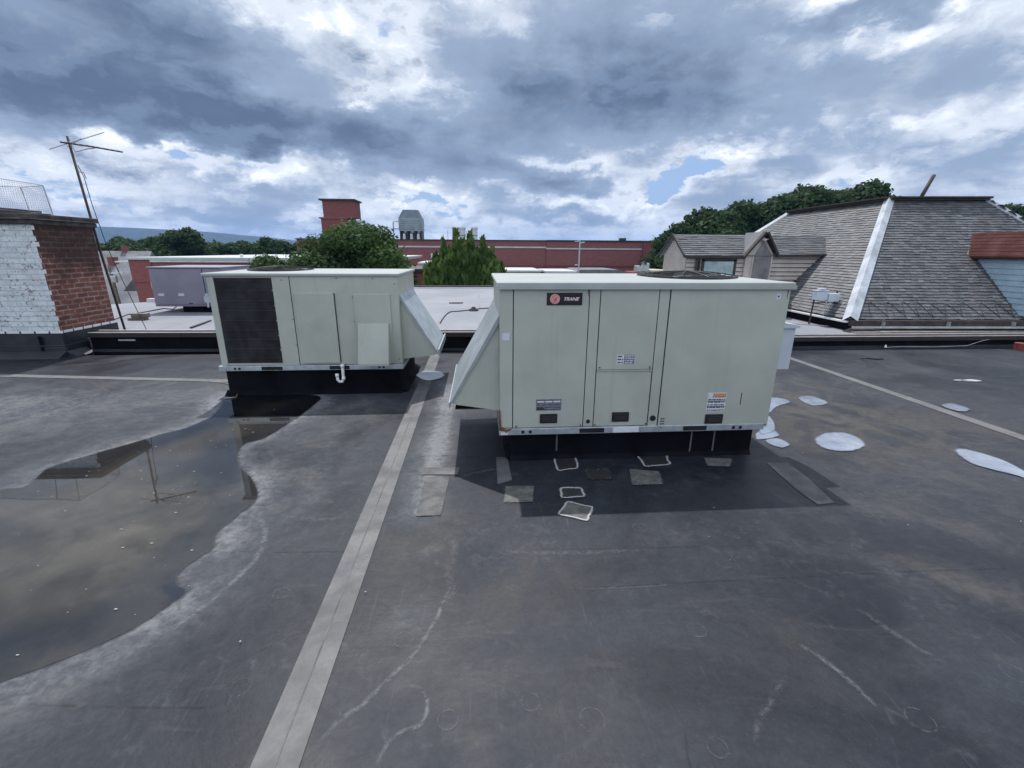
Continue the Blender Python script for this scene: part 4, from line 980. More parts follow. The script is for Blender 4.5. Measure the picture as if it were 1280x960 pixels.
b = MB(); b.tube([(x, y, AZ+.02) for x, y in pts], .014, 6); b.tube([(pts[0][0]+.02, pts[0][1]-.01, AZ+.02), (pts[2][0]+.05, pts[2][1]-.28, AZ+.02)], .012, 6)
tag(b.build('scrap_rod', 'cable', None, origin=(pts[1][0], pts[1][1], AZ)), 'bent dark rod lying on pale roof left of the far unit', 'rod')
pts = [(-0.813, 9.379), (-0.790, 10.448), (-0.704, 11.148), (-0.476, 11.294), (-0.142, 11.602), (0.021, 11.762), (0.336, 11.924)]
b = MB(); b.tube([(x, y, AZ+.015) for x, y in spline(pts, 4, False)], .012, 6)
tag(b.build('drain_cord', 'cable', None, origin=(pts[3][0], pts[3][1], AZ)), 'thin dark cord lying on pale roof between the two big units', 'cord')
px_, py_ = [(-0.141, 11.441)][0]
b = MB(); b.disc((px_, py_), .13, AZ, AZ+.05, 16, rt=.10); b.disc((px_, py_), .07, AZ+.051, AZ+.10, 12, rt=.04)
tag(b.build('roof_drain', 'steel_dark', None, origin=(px_, py_, AZ)), 'small dark domed drain on pale roof where the thin cord lies', 'drain')
px_, py_ = [(-0.658, 13.068)][0]
b = MB(); b.prism([(px_-.2, py_), (px_+.1, py_-.03), (px_+.2, py_+.05), (px_-.05, py_+.06)], 'z', AZ+.001, AZ+.03)
tag(b.build('debris_scrap', 'steel_dark', None, origin=(px_, py_, AZ)), 'dark scrap lying on pale roof behind the cord', 'debris')
b = MB(); x, y = 9.72, 7.30
b.disc((x, y), .075, 0, .11, 16, rt=.085); b.disc((x, y), .088, .112, .13, 16)
tag(b.build('clay_pot', ['redplastic'], None, origin=(x, y, 0)), 'small round red clay pot at the foot of the right parapet', 'pot')
for i, (px2, lb) in enumerate((([(6.441, 6.741)][0], 'flat dark scrap on the roof near the right parapet'), ([(6.641, 5.415)][0], 'flat pale and dark scrap beyond the slanting seam'))):
    x, y = px2; b = MB(); b.prism([(x-.12, y+.02), (x+.02, y-.05), (x+.14, y-.02), (x+.05, y+.05)], 'z', .004, .02); b.prism([(x-.2, y+.05), (x-.05, y), (x, y+.04), (x-.12, y+.08)], 'z', .004, .010)
    tag(b.build('debris_scrap', 'copinglight' if i else 'steel_dark', None, origin=(x, y, 0)), lb, 'debris')
b = MB(); x = 7.3
b.tube([(x, 7.50, .03), (x+.3, 7.48, .045), (x+1.0, 7.50, .03), (x+1.6, 7.49, .05), (x+1.9, 7.52, .13), (x+2.4, 7.55, .22)], .006, 5)
tag(b.build('loose_wire', 'alum', None, origin=(x, 7.5, 0)), 'thin loose wire along the foot of the right parapet', 'wire')
b = MB(); b.disc((7.32, 7.5), .02, .03, .075, 10, rt=.012); tag(b.build('wire_connector', 'pvc', None, origin=(7.32, 7.5, .03)), 'tiny white connector at the foot of the right parapet', 'connector')

# ================================================================== SLATE HOUSE ON THE RIGHT
H = thing('slate_roof_house', (10, 11, AZ), 'house with tall grey slate hip roof and white hip flashing', 'house')
A = Vector((7.18, 8.25, .42)); Bc = Vector((7.42, 17.3, .42)); T1 = Vector((9.63, 10.70, 2.84)); T2 = Vector((9.80, 14.5, 2.84)); T3 = Vector((11.80, 10.42, 2.84)); E2 = Vector((14.1, 7.95, .42)); T4 = Vector((11.9, 14.4, 2.84)); E3 = Vector((14.4, 17.0, .42))
b = MB(); dn_ = Vector((0, 0, -.035)); b.add([p_+dn_ for p_ in (A, E2, E3, Bc, T1, T3, T4, T2)], [(4, 5, 6, 7), (0, 3, 2, 1)])
for P0, P1, Q0, Q1 in ((A, E2, T1, T3), (E2, E3, T3, T4), (E3, Bc, T4, T2), (Bc, A, T2, T1)):      # warped slopes in a fine grid
    g_ = [P0.lerp(P1, i/12).lerp(Q0.lerp(Q1, i/12), j/12)+dn_ for j in range(13) for i in range(13)]
    b.add(g_, [(j*13+i, j*13+i+1, j*13+i+14, j*13+i+13) for j in range(12) for i in range(12)])
rf = b.build('roof', 'houseroof', H)
def slates(P0, P1, Q0, Q1, row=.080, wd=.135, seed=1):
    """tiles over the quad eave P0-P1, ridge Q0-Q1"""
    r = random.Random(seed); b = MB()
    ex = (P1-P0).normalized(); n = ex.cross(Q0-P0).normalized()
    if n.z < 0: n = -n
    up = n.cross(ex).normalized()
    if up.z < 0: up = -up
    Ht = (Q0-P0).dot(up); q0 = (Q0-P0).dot(ex); q1 = (Q1-P0).dot(ex); L = (P1-P0).length
    rows = int(Ht/row)
    for k in range(rows+1):
        h = k*row; u = min(1, h/Ht); a = q0*u; c = L+(q1-L)*u; x = a - r.random()*wd
        while x < c:
            ww = wd*r.uniform(.8, 1.2); xa, xb = max(a, x), min(c, x+ww-.004)
            if xb > xa+.015:
                hh = min(row*1.25, Ht-h); 
                if hh > .01:
                    lift = .017+r.uniform(0, .007); dn = r.uniform(-.010, .006); sk = r.uniform(-.004, .004)
                    def pt_(xx, hh_):
                        uu = hh_/Ht; a_ = q0*uu; c_ = L+(q1-L)*uu; s2 = (xx-a_)/max(1e-6, c_-a_)
                        return P0.lerp(P1, s2).lerp(Q0.lerp(Q1, s2), uu)
                    p = [pt_(xa, h+dn+sk)+n*.004, pt_(xb, h+dn-sk)+n*.004, pt_(xb, h+hh)+n*.003, pt_(xa, h+hh)+n*.003]
                    qn = [p[0]+n*lift, p[1]+n*lift, p[2]+n*.004, p[3]+n*.004]
                    b.add(p+qn, [(4, 5, 6, 7), (0, 1, 5, 4), (1, 2, 6, 5), (3, 0, 4, 7)])
                    tv = min(1, max(0, r.gauss(.42, .24))) if r.random() > .03 else 1.0; b.tint += [tv]*4
            x += ww
    return b
sl = slates(A, E2, T1, T3, seed=2).build('slates', 'slate', rf); slates(Bc, A, T2, T1, seed=3).build('slates', 'slate', rf)
slates(E2, E3, T3, T4, .2, .4, seed=4).build('slates', 'slate', rf)
def bar(P, Q, wd, ht, name, m, par, nrm=Vector((0, 0, 1))):
    d = (Q-P).normalized(); s_ = d.cross(nrm).normalized()*wd/2; n = s_.cross(d).normalized()*ht
    if n.z < 0: n = -n
    b = MB(); b.add([P-s_, P+s_, Q+s_, Q-s_, P-s_+n, P+s_+n, Q+s_+n, Q-s_+n], [(0, 3, 2, 1), (4, 5, 6, 7), (0, 1, 5, 4), (1, 2, 6, 5), (2, 3, 7, 6), (3, 0, 4, 7)])
    return b.build(name, m, par)
# folded hip flashing: two strips, one on each slope
def hipflash(P, Q, e1_, e2_, wd, name):
    b = MB(); up = Vector((0, 0, .085))
    d = (Q-P).normalized()
    for e in (e1_, e2_):
        s_ = (e - d*e.dot(d)).normalized()
        b.add([P+up, Q+up, Q+s_*wd*.8+up*.55, P+s_*wd+up*.55, P+s_*wd, Q+s_*wd*.8], [(0, 1, 2, 3), (3, 2, 5, 4)])
    return b.build(name, 'hipmetal', rf)
nF = (E2-A).normalized(); nL = (Bc-A).normalized()
hipflash(A+Vector((-.03, -.03, -.01)), T1, nF, nL, .145, 'hip_flashing')
hipflash(Bc, T2, (E3-Bc).normalized(), -nL, .12, 'hip_flashing')
hipflash(E2, T3, -nF, (E3-E2).normalized(), .08, 'hip_flashing')
# rim round the flat top
for P_, Q_ in ((T1, T3), (T2, T1), (T3, T4), (T4, T2)):
    bar(P_+Vector((0, 0, .01)), Q_+Vector((0, 0, .01)), .16, .045, 'roof_rim', 'darktrim', rf); bar(P_+Vector((0, 0, .058)), Q_+Vector((0, 0, .058)), .28, .03, 'roof_rim', 'timber', rf)
MB().tube([(10.62, 10.95, 2.85), (10.90, 11.0, 3.46)], .042, 10).build('vent_pipe', 'timber', H, smooth=True)
b = MB(); b.bbox(9.42, 9.60, 11.45, 11.62, 2.55, 2.60, .01); b.tube([(9.5, 11.5, 2.50), (9.42, 11.5, 2.60)], .03, 8); b.build('roof_vent', 'steel_dark', H)
# eaves: box gutter, metal lip, wall below
bar(A+Vector((-.02, -.04, -.115)), E2+Vector((0, -.04, -.115)), .10, .11, 'gutter', 'timber', H)
bar(A+Vector((-.02, -.12, -.145)), E2+Vector((0, -.12, -.145)), .05, .035, 'gutter_lip', 'copinglight', H)
bar(A+Vector((.0, -.005, -.20)), Bc+Vector((0, 0, -.20)), .06, .12, 'gutter', 'curb', H)
bar(A+Vector((-.06, .0, -.055)), Bc+Vector((-.06, 0, -.055)), .07, .03, 'eaves_trim', 'white', H)
b = MB(); b.prism([(7.22, 8.30), (14.1, 8.0), (14.3, 17), (7.45, 17.2)], 'z', AZ+.001, .41); b.build('wall', 'bodywall', H)
for k in range(3): MB().box(7.0+.05*k, 7.75-.1*k, 8.02-.0*k, 8.16, AZ+.002+.022*k, AZ+.02+.022*k).build('corner_board', 'timber', H)
MB().box(7.05, 14, 7.90, 8.15, AZ+.0015, AZ+.022).build('kerb_board', 'wood', H)
for k in range(5):
    u = (k*1.27+.55)/6.8; p = A.lerp(E2, u); MB().box(p.x, p.x+.008, p.y-.165, p.y-.03, .30, .40).build('gutter_strap', 'galv', H)
# de-icing cable in zigzags
b = MB(); exv = nF; upv = (T1-A - exv*(T1-A).dot(exv)).normalized(); nv = exv.cross(upv)
zz = []
k = 0; x = .42
rz = random.Random(12)
while x < 6.4:
    w_ = rz.uniform(.26, .42); h_ = rz.uniform(.30, .44)
    for u_, v_ in ((0, .02), (.12, .5), (.28, .92), (.42, 1.0), (.62, .75), (.85, .3)):
        zz.append(A+exv*(x+w_*u_*1.0+rz.uniform(-.01, .01))+upv*(.03+h_*v_)+nv*.034)
    x += w_
b.tube(zz, .0055, 5); tag(b.build('heating_cable', 'cable', None, origin=tuple(A)), 'black zigzag cable lying along the lower edge of the slate roof', 'cable')

# beige dormer wing on the left slope
def clap(b, x0, x1, y, z0, z1, row=.10, clip=None):
    z = z0
    while z < z1-.01:
        h = min(row, z1-z); xa, xb = (x0, x1) if clip is None else clip(z, x0, x1)
        if xb > xa+.02: b.add([(xa, y-.024, z), (xb, y-.024, z), (xb, y-.002, z+h), (xa, y-.002, z+h), (xa, y, z), (xb, y, z)], [(0, 1, 2, 3), (4, 5, 1, 0)])
        if xb > xa+.02: J.box(xa, xb, y-.0265, y-.0242, z-.001, z+.010)  # thin dark boxes paint the shadow line at the foot of each board
        z += row
DY = 10.9
W = thing('dormer_wing', (6.5, 11.3, AZ), 'beige clapboard wing with small gable and grey shingle roof against the slate roof', 'dormer')
b = MB(); b.box(4.98, 8.4, DY, DY+1.35, AZ+.002, 1.58); b.prism([(DY, 1.58), (DY+1.35, 1.58), (DY+.68, 2.02)], 'x', 4.98, 8.9); b.build('core', 'siding', W)
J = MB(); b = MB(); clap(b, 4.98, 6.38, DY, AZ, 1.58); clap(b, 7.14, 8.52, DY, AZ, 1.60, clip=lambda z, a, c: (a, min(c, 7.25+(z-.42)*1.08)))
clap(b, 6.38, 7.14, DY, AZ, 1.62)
b.build('clapboards', 'siding', W); J.build('board_shadow_line', 'timber', W)
b = MB(); z = AZ
while z < 1.95:
    y0_, y1_ = DY, DY+1.35
    if z > 1.58: s_ = (z-1.58)/.44*.67; y0_ += s_; y1_ -= s_
    b.add([(4.98-.012, y0_, z), (4.98-.012, y1_, z), (4.98-.002, y1_, z+.075), (4.98-.002, y0_, z+.075)], [(0, 3, 2, 1)]); z += .075
b.build('clapboards', 'siding', W)
e = DY-.10
P0, P1, Q0, Q1 = Vector((4.88, e, 1.575)), Vector((6.42, e, 1.575)), Vector((4.88, DY+.68, 2.075)), Vector((6.9, DY+.68, 2.075))
s_ = slates(P0, P1, Q0, Q1, .085, .2, 7); dr = s_.build('shingles', 'slate', W)
P0, P1, Q0, Q1 = Vector((7.12, e, 1.60)), Vector((8.62, e, 1.60)), Vector((6.80, DY+.68, 2.075)), Vector((9.12, DY+.68, 2.075))
slates(P0, P1, Q0, Q1, .085, .2, 8).build('shingles', 'slate', W)
b = MB(); b.add([(4.88, e, 1.57), (8.62, e, 1.59), (9.1, DY+.68, 2.072), (4.88, DY+.68, 2.072), (4.88, DY+1.45, 1.57), (9.0, DY+1.45, 1.57)], [(0, 1, 2, 3), (3, 2, 5, 4)]); b.build('roof_deck', 'houseroof', W)
bar(Vector((4.86, e-.012, 1.53)), Vector((6.40, e-.012, 1.53)), .03, .055, 'fascia', 'darktrim', W)
bar(Vector((7.14, e-.012, 1.555)), Vector((8.60, e-.012, 1.585)), .03, .055, 'fascia', 'darktrim', W)
bar(Vector((4.87, e, 1.56)), Vector((4.87, DY+.68, 2.06)), .03, .05, 'barge_board', 'darktrim', W); bar(Vector((4.87, DY+1.45, 1.56)), Vector((4.87, DY+.68, 2.06)), .03, .05, 'barge_board', 'darktrim', W)
MB().box(8.50, 8.66, e-.02, e+.10, 1.57, 1.63).build('end_flashing', 'copper', W)
bar(Vector((8.63, e, 1.62)), Vector((8.95, DY+.45, 2.02)), .10, .03, 'end_flashing', 'copinglight', W)
bar(Vector((8.55, DY-.015, 1.56)), Vector((7.45, DY-.03, .62)), .03, .05, 'step_flashing', 'darktrim', W, Vector((0, 1, 0)))
# gable
gp = Vector((6.78, DY-.16, 2.115))
b = MB(); b.prism([(6.42, AZ), (7.10, AZ), (7.10, 1.62), (6.78, 2.06), (6.42, 1.60)], 'y', DY-.07, DY-.002); b.build('gable_wall', 'siding', W)
b = MB(); b.prism([(6.60, .50), (7.02, .50), (7.06, 1.60), (6.80, 1.92), (6.64, 1.62)], 'y', DY-.085, DY-.071); dr_ = b.build('door', 'doorgrey', W)
for x in (6.585, 7.055): MB().box(x, x+.025, DY-.092, DY-.0712, .45, 1.58).build('door_trim', 'siding', dr_)
for sx, zz_ in ((6.35, 1.54), (7.16, 1.58)):
    bar(Vector((sx, DY-.12, zz_)), gp, .12, .045, 'barge_board', 'darktrim', W, Vector((0, 1, 0)).cross(gp-Vector((sx, DY-.12, zz_))))
for sx, zz_, sgn in ((6.33, 1.56, -1), (7.18, 1.60, 1)):
    b = MB(); y1_ = DY+.70
    b.add([(sx, DY-.17, zz_), (gp.x, DY-.17, 2.135), (gp.x, y1_, 2.135), (sx+(-.0 if sgn < 0 else 0), DY+.05, zz_+.02), (sx, DY-.17, zz_-.03), (gp.x, DY-.17, 2.105)], [(0, 1, 2, 3), (4, 5, 1, 0)]); b.build('gable_roof', 'houseroof', W)
b = MB(); b.tube([(6.74, DY-.14, 1.97), (6.80, DY-.16, 1.93)], .035, 8); b.bbox(6.70, 6.86, DY-.17, DY-.10, 1.955, 1.975, .004); b.build('lamp', 'copinglight', W)
# window of the wing
wf = MB(); 
for a in ((5.36, 5.42, .95, 1.50), (6.16, 6.22, .95, 1.50), (5.36, 6.22, 1.45, 1.50), (5.36, 6.22, .90, .955)): wf.box(a[0], a[1], DY-.055, DY-.0255, a[2], a[3])
wf = wf.build('window', 'darktrim', W); MB().box(5.42, 6.16, DY-.040, DY-.026, .955, 1.45).build('pane', 'curtain', wf)
b = MB(); b.tube([(5.22, DY-.06, 1.53), (5.22, DY-.06, .25)], .03, 8); b.tube([(5.30, DY-.04, 1.50), (5.27, DY-.04, .25)], .025, 8); b.build('downpipe', 'steel_dark', W)

# blue sided dormer with red roof
Dm = thing('dormer', (11.4, 8.8, 1.2), 'dormer with pale blue boards and red metal roof on the slate slope', 'dormer')
b = MB(); b.add([(10.62, 9.35, .9), (10.62, 7.75, .9), (10.62, 7.75, 1.63), (10.62, 9.35, 1.63), (12.2, 9.6, .9), (12.2, 7.75, .9), (12.2, 7.75, 1.63), (12.2, 9.6, 1.63)], [(0, 3, 2, 1), (1, 2, 6, 5), (4, 5, 6, 7), (3, 7, 6, 2)])
b.build('core', 'bluesiding', Dm)
b = MB(); z = .50
while z < 1.60:
    b.add([(10.60, 9.40, z), (10.60, 7.75, z), (10.615, 7.75, z+.11), (10.615, 9.40, z+.11), (10.62, 9.40, z), (10.62, 7.75, z)], [(0, 1, 2, 3), (4, 5, 1, 0)]); z += .11
b.build('siding', 'bluesiding', Dm)
b = MB(); b.add([(10.48, 9.36, 1.62), (10.48, 7.65, 1.62), (10.93, 7.65, 2.10), (10.93, 9.86, 2.10), (12.3, 7.65, 2.10), (12.3, 9.86, 2.10), (10.48, 9.36, 1.585), (10.48, 7.65, 1.585)], [(0, 1, 2, 3), (3, 2, 4, 5), (6, 7, 1, 0)]); rr_ = b.build('roof', 'redroof', Dm)
b = MB()
for k in range(7):
    u = (k+.3)/7; b.add([(10.48+.45*u-.004, 9.36+.5*u, 1.62+.48*u+.004), (10.48+.45*u-.004, 7.65, 1.62+.48*u+.004), (10.48+.45*u+.012, 7.65, 1.62+.48*u+.021), (10.48+.45*u+.012, 9.36+.5*u, 1.62+.48*u+.021)], [(0, 1, 2, 3)])
b.build('roof_rib', 'redroof', rr_)
bar(Vector((10.46, 9.37, 1.60)), Vector((10.92, 9.87, 2.09)), .09, .05, 'roof_end', 'copper', rr_)
bar(Vector((10.60, 9.42, 1.60)), Vector((10.60, 8.35, .52)), .04, .03, 'step_flashing', 'darktrim', Dm, Vector((1, 0, 0)))
MB().box(10.5, 10.62, 7.66, 9.36, 1.56, 1.585).build('soffit', 'steel_dark', Dm)

# electrical boxes on posts
EB = thing('meter_boxes', (7.1, 9.0, AZ), 'two pale metal boxes on thin dark posts before the slate eaves', 'electrical box')
b = MB(); b.bbox(6.93, 7.17, 8.92, 9.05, .73, .90, .006); b.bbox(6.92, 7.18, 8.91, 9.06, .905, .925, .004); b.build('box', 'boxgrey', EB)
b = MB(); b.bbox(7.18, 7.42, 8.90, 9.03, .70, .86, .006); b.build('box', 'boxgrey', EB)
MB().bbox(6.99, 7.12, 8.93, 9.03, .93, .965, .01).build('cap', 'boxgrey', EB)
for x, y, x2 in ((7.00, 9.06, 6.98), (7.44, 9.02, 7.36)): MB().tube([(x, y, .90), (x2, y, AZ)], .016, 6).build('post', 'steel_dark', EB)
for x in (7.20, 7.28): MB().tube([(x, 8.97, .70), (x, 8.97, AZ)], .010, 6).build('conduit', 'galv', EB)
MB().tube([(6.95, 9.06, .66), (7.46, 9.04, .66)], .012, 6).build('rail', 'steel_dark', EB)
b = MB(); b.tube([(7.36, 8.95, .45), (7.30, 8.9, .36), (7.25, 8.7, AZ+.01), (6.9, 8.9, AZ+.01), (6.6, 9.1, AZ+.01)], .008, 5); b.build('cable', 'alum', EB)

# ================================================================== BUILDINGS BEYOND
def windowed(par, x, y, z, wd, ht, frame='white', glass='glass', bars=True):
    b = MB()
    for a in ((x, x+.09, z, z+ht), (x+wd-.09, x+wd, z, z+ht), (x, x+wd, z+ht-.09, z+ht), (x, x+wd, z, z+.12)): b.box(a[0], a[1], y-.05, y-.002, a[2], a[3])
    if bars: b.box(x, x+wd, y-.045, y-.003, z+ht*.48, z+ht*.53); b.box(x+wd*.48, x+wd*.53, y-.042, y-.004, z, z+ht)
    f = b.build('window', frame, par); MB().box(x+.08, x+wd-.08, y-.02, y-.006, z+.1, z+ht-.08).build('pane', glass, f); return f
# brick building with white roof edge (left)
Bq = thing('brick_building', (-20, 45, gz), 'red brick building with white roof edge behind the lavender unit', 'building')
MB().box(-28.2, -8, 40, 66, gz, .62).build('wall', 'brick_mid', Bq)
MB().box(-28.5, -7.8, 39.8, 66.2, .80, .98).build('roof', 'roofwhite', Bq)
MB().box(-26.6, -7.9, 39.86, 39.99, .60, .80).build('cornice', 'trim', Bq)
MB().box(-28.3, -26.6, 39.93, 39.99, -1.0, .80).build('corner_pier', 'brick_mid', Bq)
MB().box(-28.2, -8, 40.0, 66, .621, .799).build('parapet_band', 'trim', Bq)
windowed(Bq, -26.95, 40, -1.62, .95, 1.35)
for x in (-23.5, -20.3, -17): windowed(Bq, x, 40, -1.62, .95, 1.35)
for x in (-26.95, -23.5, -20.3, -17): windowed(Bq, x, 40, -5.6, .95, 1.6)
for x in (-20.4, -17.5): MB().tube([(x, 42, .98), (x, 42, 1.25)], .14, 8).build('roof_vent', 'trim', Bq)
MB().box(-29.6, -28.4, 40.2, 42, .55, .66).build('canopy', 'trim', Bq)
# long brick mill building with tower
BL = thing('mill_building', (2, 95, gz), 'long low red brick mill building with white band behind the trees', 'building')
Y = 90
MB().box(-33.5, 13.1, Y, Y+40, gz, 3.45).build('wall', 'brick_far', BL)
MB().box(13.1, 37.1, Y-.4, Y+40, gz, 3.42).build('wall', 'brick_far', BL)
MB().box(-33.7, 13.2, Y-.2, Y+40, 3.452, 3.62).build('coping', 'darktrim', BL); MB().box(13.1, 37.3, Y-.6, Y+40, 3.423, 3.66).build('coping', 'darktrim', BL)
MB().box(-16, 13.05, Y-.12, Y-.002, 2.15, 2.42).build('band', 'roofwhite', BL)
MB().box(13.0, 31.8, Y-.55, Y-.402, 1.95, 2.2).build('band', 'roofwhite', BL)
MB().box(33.6, 37.15, Y-.5, Y-.402, 1.75, 1.9).build('band', 'brick_mid', BL)
MB().box(31.9, 33.5, Y-1.0, Y-.402, gz, 3.3).build('pier', 'brick_tower', BL)
MB().box(-30, 31, Y-.6, Y-.402, -1.2, -1.0).build('ledge', 'brick_tower', BL)
MB().box(28.4, 29.6, Y+3, Y+4, 3.5, 4.2).build('vent_stub', 'darktrim', BL)
for x in (-30, -26, -22, -14, -8, -3, 3, 9): windowed(BL, x, Y, -6.0, 1.6, 2.6, 'trim')
# tower
tw = MB().box(-29.0, -24.3, Y+1, Y+6, 3.63, 7.15).build('tower', 'brick_tower', BL)
MB().box(-29.3, -24.1, Y+.8, Y+6.2, 7.152, 7.4).build('tower_band', 'brick_mid', tw)
MB().box(-28.6, -22.9, Y+1.4, Y+6, 7.402, 10.35).build('tower_top', 'brick_tower', tw)
MB().box(-29.1, -22.6, Y+1.0, Y+6.4, 10.352, 10.62).build('tower_roof', 'darktrim', tw)
MB().box(-24.2, -22.2, Y+1.2, Y+6, 6.7, 6.95).build('canopy', 'galv', tw)
for x in (-24.0, -23.2, -22.4): MB().box(x, x+.25, Y+1.3, Y+1.6, 3.63, 6.69).build('canopy_post', 'galv', tw)
# cooling tower on the mill roof
Ct = thing('cooling_tower', (-13, 95, 3.6), 'grey blue cooling tower on dark legs on the brick mill roof', 'cooling tower')
b = MB(); b.box(-15.2, -10.8, 93, 97, 5.2, 7.5); b.build('basin', 'towerlight', Ct)
b = MB(); b.add([(-15.2, 93, 7.502), (-10.8, 93, 7.502), (-10.8, 97, 7.502), (-15.2, 97, 7.502), (-14.4, 93.9, 9.1), (-11.6, 93.9, 9.1), (-11.6, 96.1, 9.1), (-14.4, 96.1, 9.1)], [(0, 1, 5, 4), (1, 2, 6, 5), (2, 3, 7, 6), (3, 0, 4, 7), (4, 5, 6, 7)]); b.build('hood', 'towerblue', Ct)
b = MB()
for k in range(6): b.box(-15.25, -10.75, 92.95, 92.998, 5.5+k*.33, 5.56+k*.33)
b.build('louvre', 'towerblue', Ct)
for x in (-15.1, -13.8, -12.4, -11.2): MB().box(x, x+.3, 93.1, 96.9, 3.63, 5.19).build('leg', 'steel_dark', Ct)
MB().box(-14.9, -11.0, 93.6, 96.5, 3.63, 5.0).build('pump_box', 'black', Ct)
for x in (-14.3, -12.9, -11.6): MB().disc((x, 93.3), .33, 3.63, 4.7, 12, rt=.25).build('pump', 'trim', Ct)
MB().tube([(-16.4, 94, 3.6), (-16.4, 94, 6.9), (-15.2, 94, 6.9)], .09, 6).build('pipe', 'steel_dark', Ct)
MB().tube([(-16.4, 94, 5.6), (-15.2, 94, 5.6)], .07, 6).build('pipe', 'steel_dark', Ct)
# three round vents
vt = None
for x, lb in ((-4.55, 'pale round vent stack on mill roof, leftmost of the three'), (-3.15, 'pale round vent stack on mill roof, middle of the three'), (-.75, 'pale round vent stack on mill roof, standing apart on the right')):
    if vt is None:
        vt = thing('vent_stack', (x, 96, 3.6), lb, 'vent', 'vent stacks on the mill roof')
        b = MB(); b.disc((x, 96), .62, 3.6, 5.7, 18); b.build('shaft', 'trim', vt, smooth=False)
        b = MB(); b.disc((x, 96), .70, 5.702, 6.05, 18); b.build('cap', 'roofwhite', vt)
        b = MB(); b.disc((x, 96), .66, 4.5, 4.6, 18); b.build('ring', 'darktrim', vt)
    else: dup(vt, (x, 96, 3.6), lb)
# roof rail things
b = MB()
for x in (-6, -2.2, -1.9): b.tube([(x, 95, 3.6), (x, 95, 5.4)], .06, 5)
b.tube([(-2.8, 95, 4.8), (-1.5, 95, 4.8)], .05, 5)
tag(b.build('pipe_rack', 'galv', None, origin=(-3, 95, 3.6)), 'thin grey pipes standing among the round vents', 'pipes')
# low buildings between
def lowb(x0, x1, y0, y1, zt, wall, roofm, label, name='low_building'):
    o = thing(name, ((x0+x1)/2, (y0+y1)/2, gz), label, 'building'); MB().box(x0, x1, y0, y1, gz, zt).build('wall', wall, o)
    MB().box(x0-.2, x1+.2, y0-.2, y1+.2, zt+.002, zt+.22).build('roof', roofm, o)
    for k in range(int((x1-x0)/3.2)): windowed(o, x0+1+k*3.2, y0, zt-2.4, 1.2, 1.5, 'trim')
    return o
o = lowb(-5.8, -3.9, 35, 43, .10, 'brick_mid', 'darktrim', 'small red brick block beside the pointed evergreen')
o = lowb(-6.2, -3.4, 50, 58, .2, 'brick_mid', 'trim', 'small building with white upper window beside the pointed evergreen')
MB().box(-5.0, -4.0, 49.9, 49.99, .5, 1.35).build('dormer_window', 'trim', o)
lowb(3.2, 8.0, 60, 70, -1.0, 'housewall', 'roofwhite', 'low building with white roof left of the grey shed roof')
lowb(8.6, 12.2, 58, 66, -1.0, 'brick_mid', 'roofwhite', 'low brick building with pale roof before the mill')
o = thing('shed', (15.5, 62, gz), 'low shed with shallow grey roof before the brick mill', 'shed')
MB().box(11.9, 19.5, 59, 66, gz, -1.3).build('wall', 'housewall', o)
b = MB(); b.prism([(11.4, -1.3), (20, -1.3), (18.0, -.62), (13.0, -.62)], 'y', 58.7, 66.3); b.build('roof', 'houseroof', o)
o = lowb(22.3, 26.2, 58, 64, -.85, 'housewall', 'housewall', 'low tan flat roofed block right of the grey roof equipment')
o = thing('roof_equipment', (21, 58.5, -1), 'small grey roof equipment with curved ducts before the mill', 'equipment')
MB().box(19.8, 22.2, 58, 62, gz, -.9).build('plinth', 'brick_mid', o)
b = MB(); b.bbox(20.2, 21.0, 58.2, 59.4, -.9, -.1, .1); b.bbox(21.0, 21.9, 58.3, 59.2, -.9, .25, .15); b.build('casing', 'galv', o)
b = MB(); b.tube([(20.6, 58.1, -.1), (20.7, 58.1, .25), (21.1, 58.1, .35), (21.4, 58.1, .1)], .12, 8); b.build('duct', 'steel_dark', o)
b = MB(); b.tube([(19.6, 40, -1.4), (21.2, 40, -.2)], .07, 6); b.tube([(21.2, 40, -.2), (23.5, 40, -.1)], .06, 6)
for x, z in ((19.7, -1.3), (21.2, -.2), (23.3, -.1)): b.tube([(x, 40, gz), (x, 40, z)], .06, 6)
tag(b.build('white_railing', 'white', None, origin=(21, 40, gz)), 'sloping white rail beside the left end of the beige wing', 'railing')
b = MB(); b.tube([(12.4, 57, gz), (12.4, 57, 2.9)], .10, 8); b.tube([(12.0, 57, 2.8), (12.4, 57, 2.85)], .06, 6); b.tube([(12.5, 57, 2.6), (12.9, 57, 2.7)], .06, 6); b.tube([(11.9, 57, -.0), (12.4, 57, .0)], .07, 6)
b.bbox(11.8, 12.05, 56.9, 57.1, 2.72, 2.86, .02); b.bbox(12.8, 13.0, 56.9, 57.1, 2.62, 2.78, .02)
tag(b.build('lamp_mast', 'galv', None, origin=(12.4, 57, gz)), 'thin pale lamp mast in front of the brick mill', 'mast')
# utility pole at left
up_ = thing('utility_pole', (-32.6, 44, gz), 'wooden utility pole with crossarm between chimney and brick building', 'pole')
MB().tube([(-32.6, 44, gz), (-32.9, 44, .2)], [.16, .12], 8).build('pole', 'wood', up_)
MB().box(-33.9, -31.8, 43.9, 44.05, -.55, -.38).build('crossarm', 'trim', up_)
for x in (-33.7, -32.4, -32.0): MB().disc((x, 44), .07, -.378, -.15, 8).build('insulator', 'trim', up_)
MB().bbox(-32.8, -32.3, 43.6, 43.9, -1.3, -.7, .08).build('transformer', 'galv', up_)
